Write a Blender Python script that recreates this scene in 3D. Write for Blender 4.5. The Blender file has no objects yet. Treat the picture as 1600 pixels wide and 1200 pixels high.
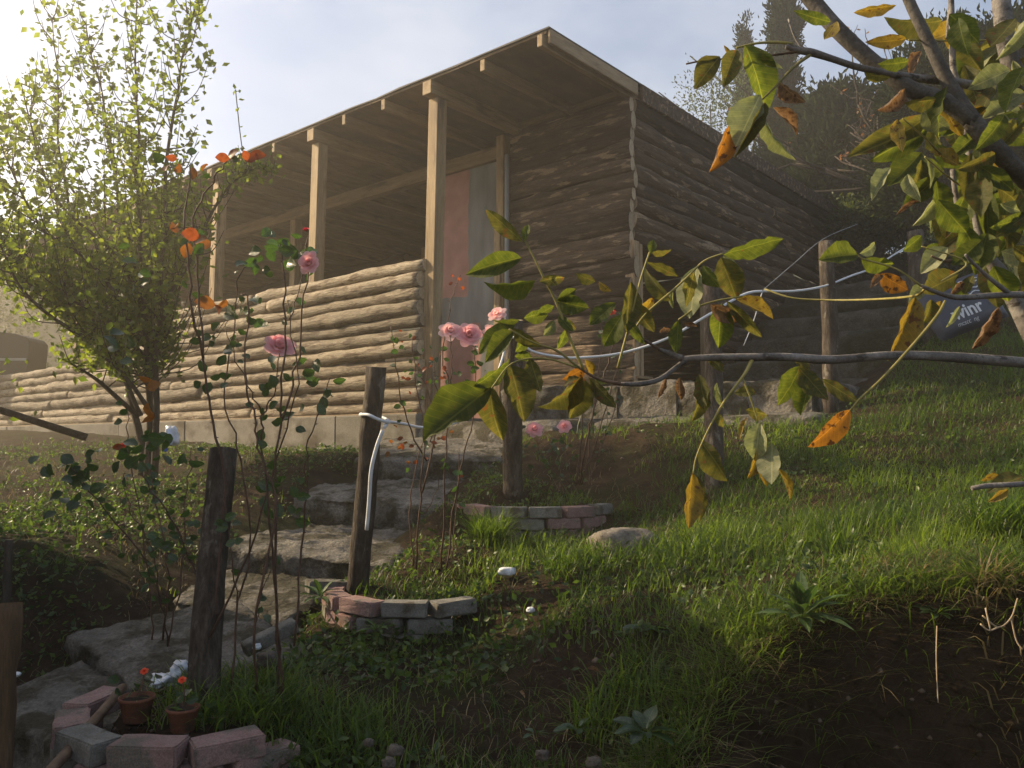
import bpy, math, random
import numpy as np
from mathutils import Vector, Matrix, noise

random.seed(7)
RNG = np.random.default_rng(11)
scene = bpy.context.scene
COL = scene.collection

# ------------------------------------------------------------------ camera, sky, sun, exposure
FPX, HORIZON, EYE = 1290.0, 690.0, 1.6
PITCH = math.atan((HORIZON - 600.0) / FPX)
cam_data = bpy.data.cameras.new('camera')
cam_data.sensor_width = 36.0
cam_data.lens = FPX / 1600.0 * 36.0
cam_data.clip_start, cam_data.clip_end = 0.05, 3000.0
cam = bpy.data.objects.new('camera', cam_data)
cam.location = (0, 0, EYE)
cam.rotation_euler = (math.radians(90) + PITCH, 0, 0)
COL.objects.link(cam)
scene.camera = cam

SUN_AZ, SUN_EL = math.radians(71.0), math.radians(30.0)      # azimuth measured from straight ahead towards the left
sun_dir = Vector((-math.sin(SUN_AZ) * math.cos(SUN_EL), math.cos(SUN_AZ) * math.cos(SUN_EL), math.sin(SUN_EL)))
sun_data = bpy.data.lights.new('sun', 'SUN')
sun_data.energy = 5.0
sun_data.angle = math.radians(0.6)
sun_data.color = (1.0, 0.79, 0.50)
sun = bpy.data.objects.new('sun', sun_data)
sun.rotation_euler = (-sun_dir).to_track_quat('-Z', 'Y').to_euler()
sun.location = (-20, 10, 25)
COL.objects.link(sun)

world = bpy.data.worlds.new('World')
scene.world = world
world.use_nodes = True
wt = world.node_tree
wt.nodes.clear()
w_out = wt.nodes.new('ShaderNodeOutputWorld')
w_bg = wt.nodes.new('ShaderNodeBackground')
w_sky = wt.nodes.new('ShaderNodeTexSky')
w_sky.sky_type = 'NISHITA'
w_sky.sun_disc = False
w_sky.sun_elevation = SUN_EL
w_sky.sun_rotation = -SUN_AZ
w_sky.altitude = 300
w_sky.air_density = 1.0
w_sky.dust_density = 3.0
w_sky.ozone_density = 1.6
w_bg.inputs['Strength'].default_value = 0.11
w_tc = wt.nodes.new('ShaderNodeTexCoord'); w_mp = wt.nodes.new('ShaderNodeMapping'); w_mp.inputs['Scale'].default_value = (1.6, 1.6, 3.2)
w_nz = wt.nodes.new('ShaderNodeTexNoise'); w_nz.inputs['Scale'].default_value = 1.5; w_nz.inputs['Detail'].default_value = 7; w_nz.inputs['Roughness'].default_value = .55
w_rp = wt.nodes.new('ShaderNodeValToRGB'); w_rp.color_ramp.elements[0].position = .42; w_rp.color_ramp.elements[1].position = .72
w_rp.color_ramp.elements[0].color = (.06, .06, .06, 1); w_rp.color_ramp.elements[1].color = (.62, .62, .62, 1)
w_mx = wt.nodes.new('ShaderNodeMixRGB'); w_mx.inputs[2].default_value = (5.2, 5.4, 5.8, 1)        # thin high cloud
wt.links.new(w_mp.inputs['Vector'], w_tc.outputs['Generated']); wt.links.new(w_nz.inputs['Vector'], w_mp.outputs[0])
wt.links.new(w_rp.inputs[0], w_nz.outputs['Fac']); wt.links.new(w_mx.inputs[0], w_rp.outputs[0]); wt.links.new(w_mx.inputs[1], w_sky.outputs['Color'])
wt.links.new(w_bg.inputs['Color'], w_mx.outputs[0])
wt.links.new(w_out.inputs['Surface'], w_bg.outputs['Background'])

scene.view_settings.view_transform = 'Standard'
scene.view_settings.look = 'None'
scene.view_settings.exposure = 0.88
scene.view_settings.gamma = 1.0
scene.view_settings.use_curve_mapping = False
scene.cycles.max_bounces = 7
scene.cycles.diffuse_bounces = 3
scene.cycles.transparent_max_bounces = 12
scene.cycles.volume_bounces = 0
scene.cycles.caustics_reflective = False
scene.cycles.caustics_refractive = False

# ------------------------------------------------------------------ helpers
def ray(px, py):
    x = (px - 800.0) / FPX
    y = -(py - 600.0) / FPX
    d = Vector((x, math.cos(PITCH) - y * math.sin(PITCH), math.sin(PITCH) + y * math.cos(PITCH)))
    return d / d.y

def at(px, py, Y):
    """world point seen at a photograph pixel, Y metres ahead of the camera"""
    return ray(px, py) * Y + Vector((0, 0, EYE))

def tag(o, label=None, cat=None, group=None, kind=None):
    if label: o['label'] = label
    if cat: o['category'] = cat
    if group: o['group'] = group
    if kind: o['kind'] = kind
    return o

def empty(name, loc=(0, 0, 0), rz=0.0):
    o = bpy.data.objects.new(name, None)
    o.location = loc
    o.rotation_euler = (0, 0, rz)
    o.empty_display_size = 0.1
    COL.objects.link(o)
    return o

def link(name, me, parent=None, mats=None, matrix=None):
    o = bpy.data.objects.new(name, me)
    if mats is not None and not me.materials:
        for m in (mats if isinstance(mats, (list, tuple)) else [mats]):
            me.materials.append(m)
    COL.objects.link(o)
    if parent is not None:
        o.parent = parent
    if matrix is not None:
        o.matrix_local = matrix
    return o

class MB:
    """collects verts and faces of ONE piece"""
    def __init__(self):
        self.v, self.f, self.m = [], [], []
    def add(self, vs, fs, mi=0):
        b = len(self.v)
        self.v.extend([tuple(p) for p in vs])
        for q in fs:
            self.f.append([b + i for i in q])
            self.m.append(mi)
    def box(self, c, size, rot=None, mi=0):
        hx, hy, hz = size[0] / 2, size[1] / 2, size[2] / 2
        vs = []
        for sx in (-1, 1):
            for sy in (-1, 1):
                for sz in (-1, 1):
                    p = Vector((sx * hx, sy * hy, sz * hz))
                    if rot is not None: p = rot @ p
                    vs.append(p + Vector(c))
        self.add(vs, [(0, 1, 3, 2), (4, 6, 7, 5), (0, 4, 5, 1), (2, 3, 7, 6), (0, 2, 6, 4), (1, 5, 7, 3)], mi)
    def tube(self, pts, rad, n=8, cap=True, mi=0, capmi=None, wob=0.0, seed=0.0):
        pts = [Vector(p) for p in pts]
        k = len(pts)
        if not isinstance(rad, (list, tuple)): rad = [rad] * k
        b = len(self.v)
        t0 = (pts[1] - pts[0]).normalized()
        up = Vector((0, 0, 1)) if abs(t0.z) < 0.9 else Vector((1, 0, 0))
        nrm = (up - t0 * up.dot(t0)).normalized()
        for i in range(k):
            t = (pts[min(i + 1, k - 1)] - pts[max(i - 1, 0)])
            if t.length < 1e-9: t = t0
            t = t.normalized()
            nrm = (nrm - t * nrm.dot(t))
            nrm = nrm.normalized() if nrm.length > 1e-6 else t.orthogonal().normalized()
            bi = t.cross(nrm)
            for j in range(n):
                a = 2 * math.pi * j / n
                r = rad[i]
                if wob:
                    q = pts[i] * 6 + Vector((math.cos(a) * 1.3 + seed, math.sin(a) * 1.3, seed * 1.7))
                    r *= 1 + wob * noise.noise(q)
                self.v.append(tuple(pts[i] + (nrm * math.cos(a) + bi * math.sin(a)) * r))
        for i in range(k - 1):
            for j in range(n):
                a, c = b + i * n + j, b + i * n + (j + 1) % n
                self.f.append([a, c, c + n, a + n]); self.m.append(mi)
        if cap:
            cm = mi if capmi is None else capmi
            self.f.append([b + j for j in reversed(range(n))]); self.m.append(cm)
            self.f.append([b + (k - 1) * n + j for j in range(n)]); self.m.append(cm)
    def mesh(self, name, mats, smooth=False):
        me = bpy.data.meshes.new(name)
        me.from_pydata(self.v, [], self.f)
        for m in (mats if isinstance(mats, (list, tuple)) else [mats]):
            me.materials.append(m)
        if any(self.m):
            me.polygons.foreach_set('material_index', self.m)
        if smooth:
            me.polygons.foreach_set('use_smooth', [len(q) <= 4 for q in self.f])
        me.update()
        return me
    def build(self, name, mats, parent=None, smooth=False, matrix=None):
        return link(name, self.mesh(name, mats, smooth), parent, None, matrix)

def np_mesh(name, verts, faces, mat, smooth=False, attr=None):
    """fast mesh from numpy; faces is (n,3) or (n,4)"""
    me = bpy.data.meshes.new(name)
    nv, (nf, k) = len(verts), faces.shape
    me.vertices.add(nv); me.loops.add(nf * k); me.polygons.add(nf)
    me.vertices.foreach_set('co', np.ascontiguousarray(verts, dtype=np.float32).ravel())
    me.loops.foreach_set('vertex_index', np.ascontiguousarray(faces, dtype=np.int32).ravel())
    me.polygons.foreach_set('loop_start', np.arange(0, nf * k, k, dtype=np.int32))
    me.polygons.foreach_set('loop_total', np.full(nf, k, dtype=np.int32))
    if smooth: me.polygons.foreach_set('use_smooth', np.ones(nf, dtype=bool))
    if attr is not None:
        a = me.attributes.new('tint', 'FLOAT', 'POINT')
        a.data.foreach_set('value', np.ascontiguousarray(attr, dtype=np.float32))
    me.materials.append(mat)
    me.update(calc_edges=True)
    return me

def spline(pts, per=5):
    """Catmull-Rom through points (any dimension)"""
    P = [np.array(p, dtype=float) for p in pts]
    P = [2 * P[0] - P[1]] + P + [2 * P[-1] - P[-2]]
    out = []
    for i in range(1, len(P) - 2):
        for k in range(per):
            t = k / per
            a, b, c, d = P[i - 1], P[i], P[i + 1], P[i + 2]
            out.append(0.5 * (2 * b + (c - a) * t + (2 * a - 5 * b + 4 * c - d) * t * t + (3 * b - a - 3 * c + d) * t ** 3))
    out.append(P[-2])
    return out

# ------------------------------------------------------------------ materials
def new_mat(name):
    m = bpy.data.materials.new(name)
    m.use_nodes = True
    nt = m.node_tree
    nt.nodes.clear()
    return m, nt, nt.nodes, nt.links

def ramp(nodes, stops):
    r = nodes.new('ShaderNodeValToRGB')
    e = r.color_ramp.elements
    while len(e) < len(stops): e.new(0.5)
    for i, (p, c) in enumerate(stops):
        e[i].position = p
        e[i].color = (c[0], c[1], c[2], 1) if isinstance(c, (tuple, list)) else (c, c, c, 1)
    return r

def surf(name, stops, scale=(8, 8, 8), detail=6, rough=0.8, bump=0.3, bump_dist=0.01, patch=None, patch_scale=(3, 3, 3),
         patch_at=(0.5, 0.6), rand=0.25, spec=0.25, coords='Object', bump_scale=None, fine=None):
    """noise-coloured surface; patch = second colour laid on in blotches; rand = brightness change per object"""
    m, nt, N, L = new_mat(name)
    out = N.new('ShaderNodeOutputMaterial'); p = N.new('ShaderNodeBsdfPrincipled')
    tc = N.new('ShaderNodeTexCoord'); oi = N.new('ShaderNodeObjectInfo')
    off = N.new('ShaderNodeVectorMath'); off.operation = 'MULTIPLY_ADD'
    comb = N.new('ShaderNodeCombineXYZ')
    for k in range(3): L.new(comb.inputs[k], oi.outputs['Random'])
    L.new(off.inputs[0], comb.outputs[0]); off.inputs[1].default_value = (37.0, 53.0, 71.0)
    L.new(off.inputs[2], tc.outputs[coords])
    def nz(sc, det, ro=0.6):
        mp = N.new('ShaderNodeMapping'); mp.inputs['Scale'].default_value = sc
        n = N.new('ShaderNodeTexNoise'); n.inputs['Scale'].default_value = 1.0
        n.inputs['Detail'].default_value = det; n.inputs['Roughness'].default_value = ro
        L.new(mp.inputs['Vector'], off.outputs[0]); L.new(n.inputs['Vector'], mp.outputs[0])
        return n
    n1 = nz(scale, detail)
    r1 = ramp(N, stops); L.new(r1.inputs[0], n1.outputs['Fac'])
    col = r1.outputs['Color']
    if patch is not None:
        n2 = nz(patch_scale, 4)
        rm = ramp(N, [(patch_at[0], 0.0), (patch_at[1], 1.0)]); L.new(rm.inputs[0], n2.outputs['Fac'])
        mx = N.new('ShaderNodeMixRGB'); L.new(mx.inputs[0], rm.outputs[0]); L.new(mx.inputs[1], col)
        mx.inputs[2].default_value = (*patch, 1); col = mx.outputs[0]
    if rand:
        hsv = N.new('ShaderNodeHueSaturation'); mr = N.new('ShaderNodeMapRange')
        mr.inputs['To Min'].default_value = 1 - rand; mr.inputs['To Max'].default_value = 1 + rand
        L.new(mr.inputs['Value'], oi.outputs['Random']); L.new(hsv.inputs['Value'], mr.outputs[0])
        L.new(hsv.inputs['Color'], col); col = hsv.outputs[0]
    if fine:
        nf = nz(tuple(9 * q for q in (bump_scale or scale)) if not bump_scale else tuple(2.5 * q for q in bump_scale), 3, .7)
        rf = ramp(N, [(.32, 1 - fine), (.68, 1.0)]); L.new(rf.inputs[0], nf.outputs['Fac'])
        mf = N.new('ShaderNodeMixRGB'); mf.blend_type = 'MULTIPLY'; mf.inputs[0].default_value = 1.0
        L.new(mf.inputs[1], col); L.new(mf.inputs[2], rf.outputs[0]); col = mf.outputs[0]
    L.new(p.inputs['Base Color'], col)
    p.inputs['Roughness'].default_value = rough
    p.inputs['Specular IOR Level'].default_value = spec
    if bump:
        n3 = nz(bump_scale or tuple(2.2 * s for s in scale), 8, 0.65)
        b = N.new('ShaderNodeBump'); b.inputs['Strength'].default_value = bump; b.inputs['Distance'].default_value = bump_dist
        L.new(b.inputs['Height'], n3.outputs['Fac']); L.new(p.inputs['Normal'], b.outputs[0])
    L.new(out.inputs['Surface'], p.outputs[0])
    return m

def leaf_mat(name, c1, c2, trans, spots=None, veins=False, tint=False, mixf=0.42, rough=0.5, spot_at=(0.56, 0.62), noise_scale=9.0, rand=0.2, spec=0.35):
    """two-sided leaf: principled mixed with translucency; spots = brown wear; veins = pale midrib and side veins"""
    m, nt, N, L = new_mat(name)
    out = N.new('ShaderNodeOutputMaterial'); p = N.new('ShaderNodeBsdfPrincipled'); t = N.new('ShaderNodeBsdfTranslucent')
    mix = N.new('ShaderNodeMixShader'); mix.inputs[0].default_value = mixf
    tc = N.new('ShaderNodeTexCoord'); oi = N.new('ShaderNodeObjectInfo')
    comb = N.new('ShaderNodeCombineXYZ'); off = N.new('ShaderNodeVectorMath'); off.operation = 'MULTIPLY_ADD'
    for k in range(3): L.new(comb.inputs[k], oi.outputs['Random'])
    L.new(off.inputs[0], comb.outputs[0]); off.inputs[1].default_value = (31.0, 47.0, 13.0); L.new(off.inputs[2], tc.outputs['Object'])
    n = N.new('ShaderNodeTexNoise'); n.inputs['Scale'].default_value = noise_scale; n.inputs['Detail'].default_value = 4
    L.new(n.inputs['Vector'], off.outputs[0])
    r = ramp(N, [(0.3, c1), (0.7, c2)])
    if tint:
        at_ = N.new('ShaderNodeAttribute'); at_.attribute_name = 'tint'
        ad = N.new('ShaderNodeMath'); ad.operation = 'MULTIPLY_ADD'; ad.inputs[1].default_value = 0.4
        sb = N.new('ShaderNodeMath'); sb.operation = 'MULTIPLY'; sb.inputs[1].default_value = 0.6
        L.new(sb.inputs[0], at_.outputs['Fac']); L.new(ad.inputs[0], n.outputs['Fac']); L.new(ad.inputs[2], sb.outputs[0])
        L.new(r.inputs[0], ad.outputs[0])
    else:
        L.new(r.inputs[0], n.outputs['Fac'])
    col = r.outputs[0]
    if veins:
        sp = N.new('ShaderNodeSeparateXYZ'); L.new(sp.inputs[0], tc.outputs['Object'])
        ab = N.new('ShaderNodeMath'); ab.operation = 'ABSOLUTE'; L.new(ab.inputs[0], sp.outputs['Y'])
        # side veins: sin((x - 0.8|y|) * k)
        ma = N.new('ShaderNodeMath'); ma.operation = 'MULTIPLY_ADD'; ma.inputs[1].default_value = -0.8
        L.new(ma.inputs[0], ab.outputs[0]); L.new(ma.inputs[2], sp.outputs['X'])
        mk = N.new('ShaderNodeMath'); mk.operation = 'MULTIPLY'; mk.inputs[1].default_value = 70.0; L.new(mk.inputs[0], ma.outputs[0])
        sn = N.new('ShaderNodeMath'); sn.operation = 'SINE'; L.new(sn.inputs[0], mk.outputs[0])
        rv = ramp(N, [(0.86, 0.0), (1.0, 0.2)]); L.new(rv.inputs[0], sn.outputs[0])
        rm = ramp(N, [(0.004, 0.5), (0.013, 0.0)]); L.new(rm.inputs[0], ab.outputs[0])
        mxv = N.new('ShaderNodeMath'); mxv.operation = 'MAXIMUM'; L.new(mxv.inputs[0], rv.outputs[0]); L.new(mxv.inputs[1], rm.outputs[0])
        mv = N.new('ShaderNodeMixRGB'); L.new(mv.inputs[0], mxv.outputs[0]); L.new(mv.inputs[1], col)
        mv.inputs[2].default_value = (min(1, c2[0] * 1.7 + .05), min(1, c2[1] * 1.6 + .05), c2[2] * 1.5 + .02, 1); col = mv.outputs[0]
        bp = N.new('ShaderNodeBump'); bp.inputs['Strength'].default_value = 0.5; bp.inputs['Distance'].default_value = 0.01
        L.new(bp.inputs['Height'], rv.outputs[0]); L.new(p.inputs['Normal'], bp.outputs[0])
    if spots is not None:
        n2 = N.new('ShaderNodeTexNoise'); n2.inputs['Scale'].default_value = 7.0; n2.inputs['Detail'].default_value = 5
        L.new(n2.inputs['Vector'], off.outputs[0])
        rs = ramp(N, [(spot_at[0], 0.0), (spot_at[1], 1.0)]); L.new(rs.inputs[0], n2.outputs['Fac'])
        ms = N.new('ShaderNodeMixRGB'); L.new(ms.inputs[0], rs.outputs[0]); L.new(ms.inputs[1], col)
        ms.inputs[2].default_value = (*spots, 1); col = ms.outputs[0]
    if rand:
        hsv = N.new('ShaderNodeHueSaturation'); mr = N.new('ShaderNodeMapRange')
        mr.inputs['To Min'].default_value = 1 - rand; mr.inputs['To Max'].default_value = 1 + rand
        L.new(mr.inputs['Value'], oi.outputs['Random']); L.new(hsv.inputs['Value'], mr.outputs[0])
        L.new(hsv.inputs['Color'], col); col = hsv.outputs[0]
    L.new(p.inputs['Base Color'], col)
    p.inputs['Roughness'].default_value = rough
    p.inputs['Specular IOR Level'].default_value = spec
    mt = N.new('ShaderNodeMixRGB'); mt.blend_type = 'MULTIPLY'; mt.inputs[0].default_value = 1.0
    L.new(mt.inputs[1], col); mt.inputs[2].default_value = (*trans, 1)
    L.new(t.inputs['Color'], mt.outputs[0])
    L.new(mix.inputs[1], p.outputs[0]); L.new(mix.inputs[2], t.outputs[0]); L.new(out.inputs['Surface'], mix.outputs[0])
    return m

M = {}
# peeled poles of the parapet: tan wood with left-over bark, object X runs along the log
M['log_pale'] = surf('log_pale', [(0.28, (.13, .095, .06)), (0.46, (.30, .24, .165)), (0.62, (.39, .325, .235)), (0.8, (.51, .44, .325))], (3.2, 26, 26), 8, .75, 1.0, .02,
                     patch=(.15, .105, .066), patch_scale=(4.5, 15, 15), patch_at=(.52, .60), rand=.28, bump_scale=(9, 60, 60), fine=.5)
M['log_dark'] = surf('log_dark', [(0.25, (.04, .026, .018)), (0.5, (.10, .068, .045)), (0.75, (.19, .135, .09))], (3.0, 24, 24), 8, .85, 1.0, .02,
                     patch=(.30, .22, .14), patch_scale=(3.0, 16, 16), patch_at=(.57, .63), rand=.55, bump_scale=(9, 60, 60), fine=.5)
M['log_end'] = surf('log_end', [(0.3, (.30, .22, .14)), (0.7, (.48, .38, .25))], (30, 30, 30), 4, .8, .4, .004)
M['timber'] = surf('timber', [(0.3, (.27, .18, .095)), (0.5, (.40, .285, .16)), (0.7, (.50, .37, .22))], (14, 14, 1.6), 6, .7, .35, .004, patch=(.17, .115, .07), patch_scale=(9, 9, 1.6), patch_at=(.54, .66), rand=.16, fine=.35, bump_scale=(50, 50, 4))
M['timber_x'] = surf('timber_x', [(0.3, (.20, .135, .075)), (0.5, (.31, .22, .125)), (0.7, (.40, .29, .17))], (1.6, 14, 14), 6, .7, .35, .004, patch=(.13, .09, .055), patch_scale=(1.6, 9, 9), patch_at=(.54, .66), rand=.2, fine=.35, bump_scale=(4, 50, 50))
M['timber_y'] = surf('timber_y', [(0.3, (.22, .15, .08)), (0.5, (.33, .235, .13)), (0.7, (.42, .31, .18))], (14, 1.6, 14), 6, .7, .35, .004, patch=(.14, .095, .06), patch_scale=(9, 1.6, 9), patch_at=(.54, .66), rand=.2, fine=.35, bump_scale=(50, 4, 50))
M['board'] = surf('board', [(0.3, (.17, .115, .065)), (0.55, (.25, .175, .10)), (0.75, (.32, .23, .135))], (9, 4, 9), 7, .8, .3, .003, rand=.2, patch=(.12, .085, .055), patch_scale=(2.5, 1.5, 2.5), patch_at=(.5, .66), fine=.35, bump_scale=(30, 30, 30))
M['membrane'] = surf('membrane', [(0.3, (.05, .05, .05)), (0.7, (.11, .105, .10))], (6, 6, 6), 4, .7, .2, .004)
M['concrete'] = surf('concrete', [(0.25, (.10, .09, .075)), (0.5, (.21, .193, .165)), (0.75, (.33, .305, .26))], (7, 7, 7), 9, .9, 1.0, .03, patch=(.075, .066, .042), patch_scale=(4.2, 4.2, 4.2), patch_at=(.47, .57), rand=.12, bump_scale=(30, 30, 30), fine=.55)
M['concrete_smooth'] = surf('concrete_smooth', [(0.3, (.17, .155, .13)), (0.55, (.25, .23, .195)), (0.8, (.31, .29, .25))], (2.2, 2.2, 5), 7, .9, .5, .008, patch=(.10, .082, .06), patch_scale=(2.2, 2.2, 3), patch_at=(.5, .66), rand=.12, bump_scale=(40, 40, 40), fine=.35)
M['concrete_shaded'] = surf('concrete_shaded', [(0.25, (.05, .043, .034)), (0.5, (.105, .092, .074)), (0.75, (.18, .16, .13))], (7, 7, 7), 9, .95, 1.0, .03, patch=(.05, .05, .025), patch_scale=(3, 3, 3), patch_at=(.48, .60), rand=.15, bump_scale=(30, 30, 30), fine=.55)  # concrete copy with the side steps' shade put into its colour; mossy patches
M['stone'] = surf('stone', [(0.3, (.14, .12, .10)), (0.55, (.25, .22, .18)), (0.8, (.36, .32, .27))], (9, 9, 9), 8, .85, .8, .012, rand=.2, bump_scale=(40, 40, 40), fine=.4)
M['pebble_big'] = surf('pebble_big', [(0.3, (.07, .058, .045)), (0.55, (.13, .11, .088)), (0.8, (.22, .19, .16))], (16, 16, 16), 7, .9, .8, .006, rand=.2, bump_scale=(70, 70, 70), fine=.4)
M['brick_pink'] = surf('brick_pink', [(0.3, (.25, .155, .14)), (0.55, (.33, .215, .195)), (0.8, (.40, .28, .25))], (18, 18, 18), 8, .9, .7, .006, patch=(.17, .145, .12), patch_scale=(9, 9, 9), patch_at=(.52, .62), rand=.18, bump_scale=(70, 70, 70), fine=.45)
M['brick_grey'] = surf('brick_grey', [(0.3, (.17, .16, .14)), (0.55, (.26, .25, .22)), (0.8, (.34, .33, .29))], (18, 18, 18), 8, .9, .7, .006, patch=(.12, .105, .08), patch_scale=(9, 9, 9), patch_at=(.52, .62), rand=.18, bump_scale=(70, 70, 70), fine=.45)
M['bark_post'] = surf('bark_post', [(0.28, (.035, .026, .02)), (0.5, (.10, .078, .06)), (0.72, (.20, .165, .13))], (28, 28, 8), 7, .9, 1.0, .02, rand=.2, bump_scale=(60, 60, 14), fine=.5, patch=(.24, .21, .17), patch_scale=(14, 14, 9), patch_at=(.60, .66))
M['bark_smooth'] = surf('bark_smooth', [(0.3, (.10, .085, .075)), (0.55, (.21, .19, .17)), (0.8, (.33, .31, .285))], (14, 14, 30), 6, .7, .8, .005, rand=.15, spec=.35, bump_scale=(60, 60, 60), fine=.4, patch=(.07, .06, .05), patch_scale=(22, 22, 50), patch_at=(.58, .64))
M['bark_shade'] = surf('bark_shade', [(0.3, (.06, .053, .046)), (0.55, (.13, .117, .10)), (0.8, (.21, .19, .17))], (14, 14, 30), 6, .75, .8, .005, rand=.1, bump_scale=(60, 60, 60), fine=.4)  # darker bark copy: shade of the backlit limbs put into the colour
M['log_brown'] = surf('log_brown', [(0.3, (.06, .035, .018)), (0.55, (.12, .072, .036)), (0.8, (.19, .12, .065))], (20, 20, 3), 7, .8, .8, .008, rand=.1, bump_scale=(60, 60, 8), fine=.4)
M['bark_dark'] = surf('bark_dark', [(0.3, (.035, .027, .02)), (0.6, (.09, .072, .055)), (0.85, (.17, .14, .11))], (24, 24, 6), 7, .85, 1.0, .015, rand=.2, bump_scale=(60, 60, 10), fine=.5)
M['twig'] = surf('twig', [(0.3, (.075, .045, .03)), (0.7, (.17, .11, .07))], (30, 30, 30), 3, .7, .2, .002, rand=.3)
M['rachis'] = surf('rachis', [(0.3, (.16, .15, .04)), (0.7, (.30, .25, .08))], (30, 30, 30), 3, .55, .1, .001, rand=.3)
M['cane'] = surf('cane', [(0.3, (.055, .032, .022)), (0.7, (.12, .068, .045))], (30, 30, 30), 3, .6, .3, .002, rand=.3)
M['cable'] = surf('cable', [(0.3, (.62, .64, .66)), (0.7, (.74, .76, .78))], (20, 20, 20), 3, .4, 0, rand=0)
M['white_plastic'] = surf('white_plastic', [(0.3, (.55, .60, .68)), (0.7, (.72, .75, .80))], (20, 20, 20), 3, .3, .3, .004, rand=.05, spec=.5)
M['blue_plastic'] = surf('blue_plastic', [(0.3, (.05, .10, .40)), (0.7, (.09, .17, .55))], (20, 20, 20), 3, .35, .2, .004, rand=.05, spec=.5)
M['navy_plastic'] = surf('navy_plastic', [(0.3, (.022, .026, .042)), (0.7, (.045, .052, .08))], (6, 6, 6), 4, .4, .5, .01, rand=.05, spec=.5)
M['print_white'] = surf('print_white', [(0.3, (.55, .57, .60)), (0.7, (.68, .70, .72))], (20, 20, 20), 3, .5, 0, rand=0)
M['terracotta'] = surf('terracotta', [(0.3, (.16, .062, .036)), (0.7, (.25, .10, .06))], (8, 8, 8), 5, .8, .4, .003, rand=.1, patch=(.07, .05, .035), patch_scale=(9, 9, 14), patch_at=(.5, .62), fine=.3, bump_scale=(60, 60, 60))
M['soil_pot'] = surf('soil_pot', [(0.3, (.02, .014, .01)), (0.7, (.05, .035, .025))], (40, 40, 40), 5, .95, .8, .01)
M['brown_panel'] = surf('brown_panel', [(0.3, (.010, .006, .005)), (0.7, (.018, .011, .008))], (5, 5, 2), 4, .5, .1, .003, rand=0)
M['metal_grey'] = surf('metal_grey', [(0.3, (.22, .23, .23)), (0.7, (.34, .35, .35))], (4, 4, 1), 4, .55, .1, .003, rand=0)

# ------------------------------------------------------------------ terrain
def _hash(ix, iy, seed):
    h = np.sin(ix * 127.1 + iy * 311.7 + seed * 74.7) * 43758.5453
    return h - np.floor(h)
def vnoise(x, y, seed=0.0):
    ix, iy = np.floor(x), np.floor(y)
    fx, fy = x - ix, y - iy
    fx, fy = fx * fx * (3 - 2 * fx), fy * fy * (3 - 2 * fy)
    a, b = _hash(ix, iy, seed), _hash(ix + 1, iy, seed)
    c, d = _hash(ix, iy + 1, seed), _hash(ix + 1, iy + 1, seed)
    return (a * (1 - fx) + b * fx) * (1 - fy) + (c * (1 - fx) + d * fx) * fy
def fbm(x, y, seed=0.0, octaves=4):
    s, a = np.zeros_like(x), 0.5
    for k in range(octaves):
        s += a * (vnoise(x * 2 ** k, y * 2 ** k, seed + k * 3.1) - 0.5)
        a *= 0.5
    return s
def sstep(a, b, x):
    t = np.clip((x - a) / (b - a), 0, 1)
    return t * t * (3 - 2 * t)

# cabin frame: local x runs to the right along the front, y runs back, z up; its origin is the front right roof corner
CAB_RZ = math.atan2(-0.64798, 0.76166)
CAB_O = Vector((0.292, 6.625, EYE + 0.26))
CAB_M = Matrix.Translation(CAB_O) @ Matrix.Rotation(CAB_RZ, 4, 'Z')
def cabw(x, y, z):
    return CAB_M @ Vector((x, y, z))

ctrl = []            # (X, Y, height relative to the eye)
def cp(px, py, Y):
    p = at(px, py, Y); ctrl.append((p.x, p.y, p.z - EYE))
def cw(X, Y, h): ctrl.append((X, Y, h))
def cc(x, y, h):
    p = cabw(x, y, 0); ctrl.append((p.x, p.y, h))
# right-hand grass slope
for q in [(1400, 562, 7.6), (1590, 520, 7.8), (1480, 520, 8.2), (1250, 662, 6.0), (1350, 640, 6.1), (1450, 640, 5.8), (1600, 640, 5.6), (1115, 758, 5.0), (1200, 740, 5.0), (1300, 780, 4.3),
          (1450, 770, 4.3), (1600, 720, 4.6), (1000, 870, 3.95), (1100, 850, 3.9), (1200, 880, 3.4), (1350, 870, 3.3), (1450, 880, 3.0), (1600, 860, 3.0),
          (1100, 985, 2.85), (1300, 945, 2.75), (1450, 925, 2.7), (1600, 915, 2.6), (900, 985, 3.15), (900, 930, 3.5), (1000, 930, 3.3)]: cp(*q)
# middle, below the landing
for q in [(860, 668, 6.6), (1000, 666, 6.3), (1090, 662, 6.2), (900, 758, 5.75), (1000, 765, 5.5), (830, 765, 5.45), (1060, 770, 5.2), (800, 757, 5.25),
          (720, 860, 4.35), (800, 865, 4.35), (880, 860, 4.3), (725, 840, 4.85), (830, 846, 4.8), (935, 842, 4.85), (830, 800, 5.2), (780, 900, 3.9), (850, 915, 3.7), (700, 800, 5.0), (740, 745, 5.8), (790, 720, 6.1)]: cp(*q)
# around the flower beds, in front
_n0 = len(ctrl)
for q in [(520, 960, 3.55), (640, 985, 3.45), (760, 975, 3.45), (570, 893, 4.0), (660, 890, 4.1), (740, 892, 4.0), (600, 1050, 3.0), (760, 1080, 2.85), (880, 1100, 2.7), (980, 1090, 2.65),
          (520, 1100, 2.75), (440, 1040, 3.05), (480, 985, 3.4), (330, 1075, 2.8), (250, 1110, 2.75), (600, 1190, 2.4), (760, 1190, 2.4), (900, 1190, 2.35), (330, 1230, 2.3), (180, 1200, 2.5), (420, 1220, 2.3)]: cp(*q)
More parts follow.
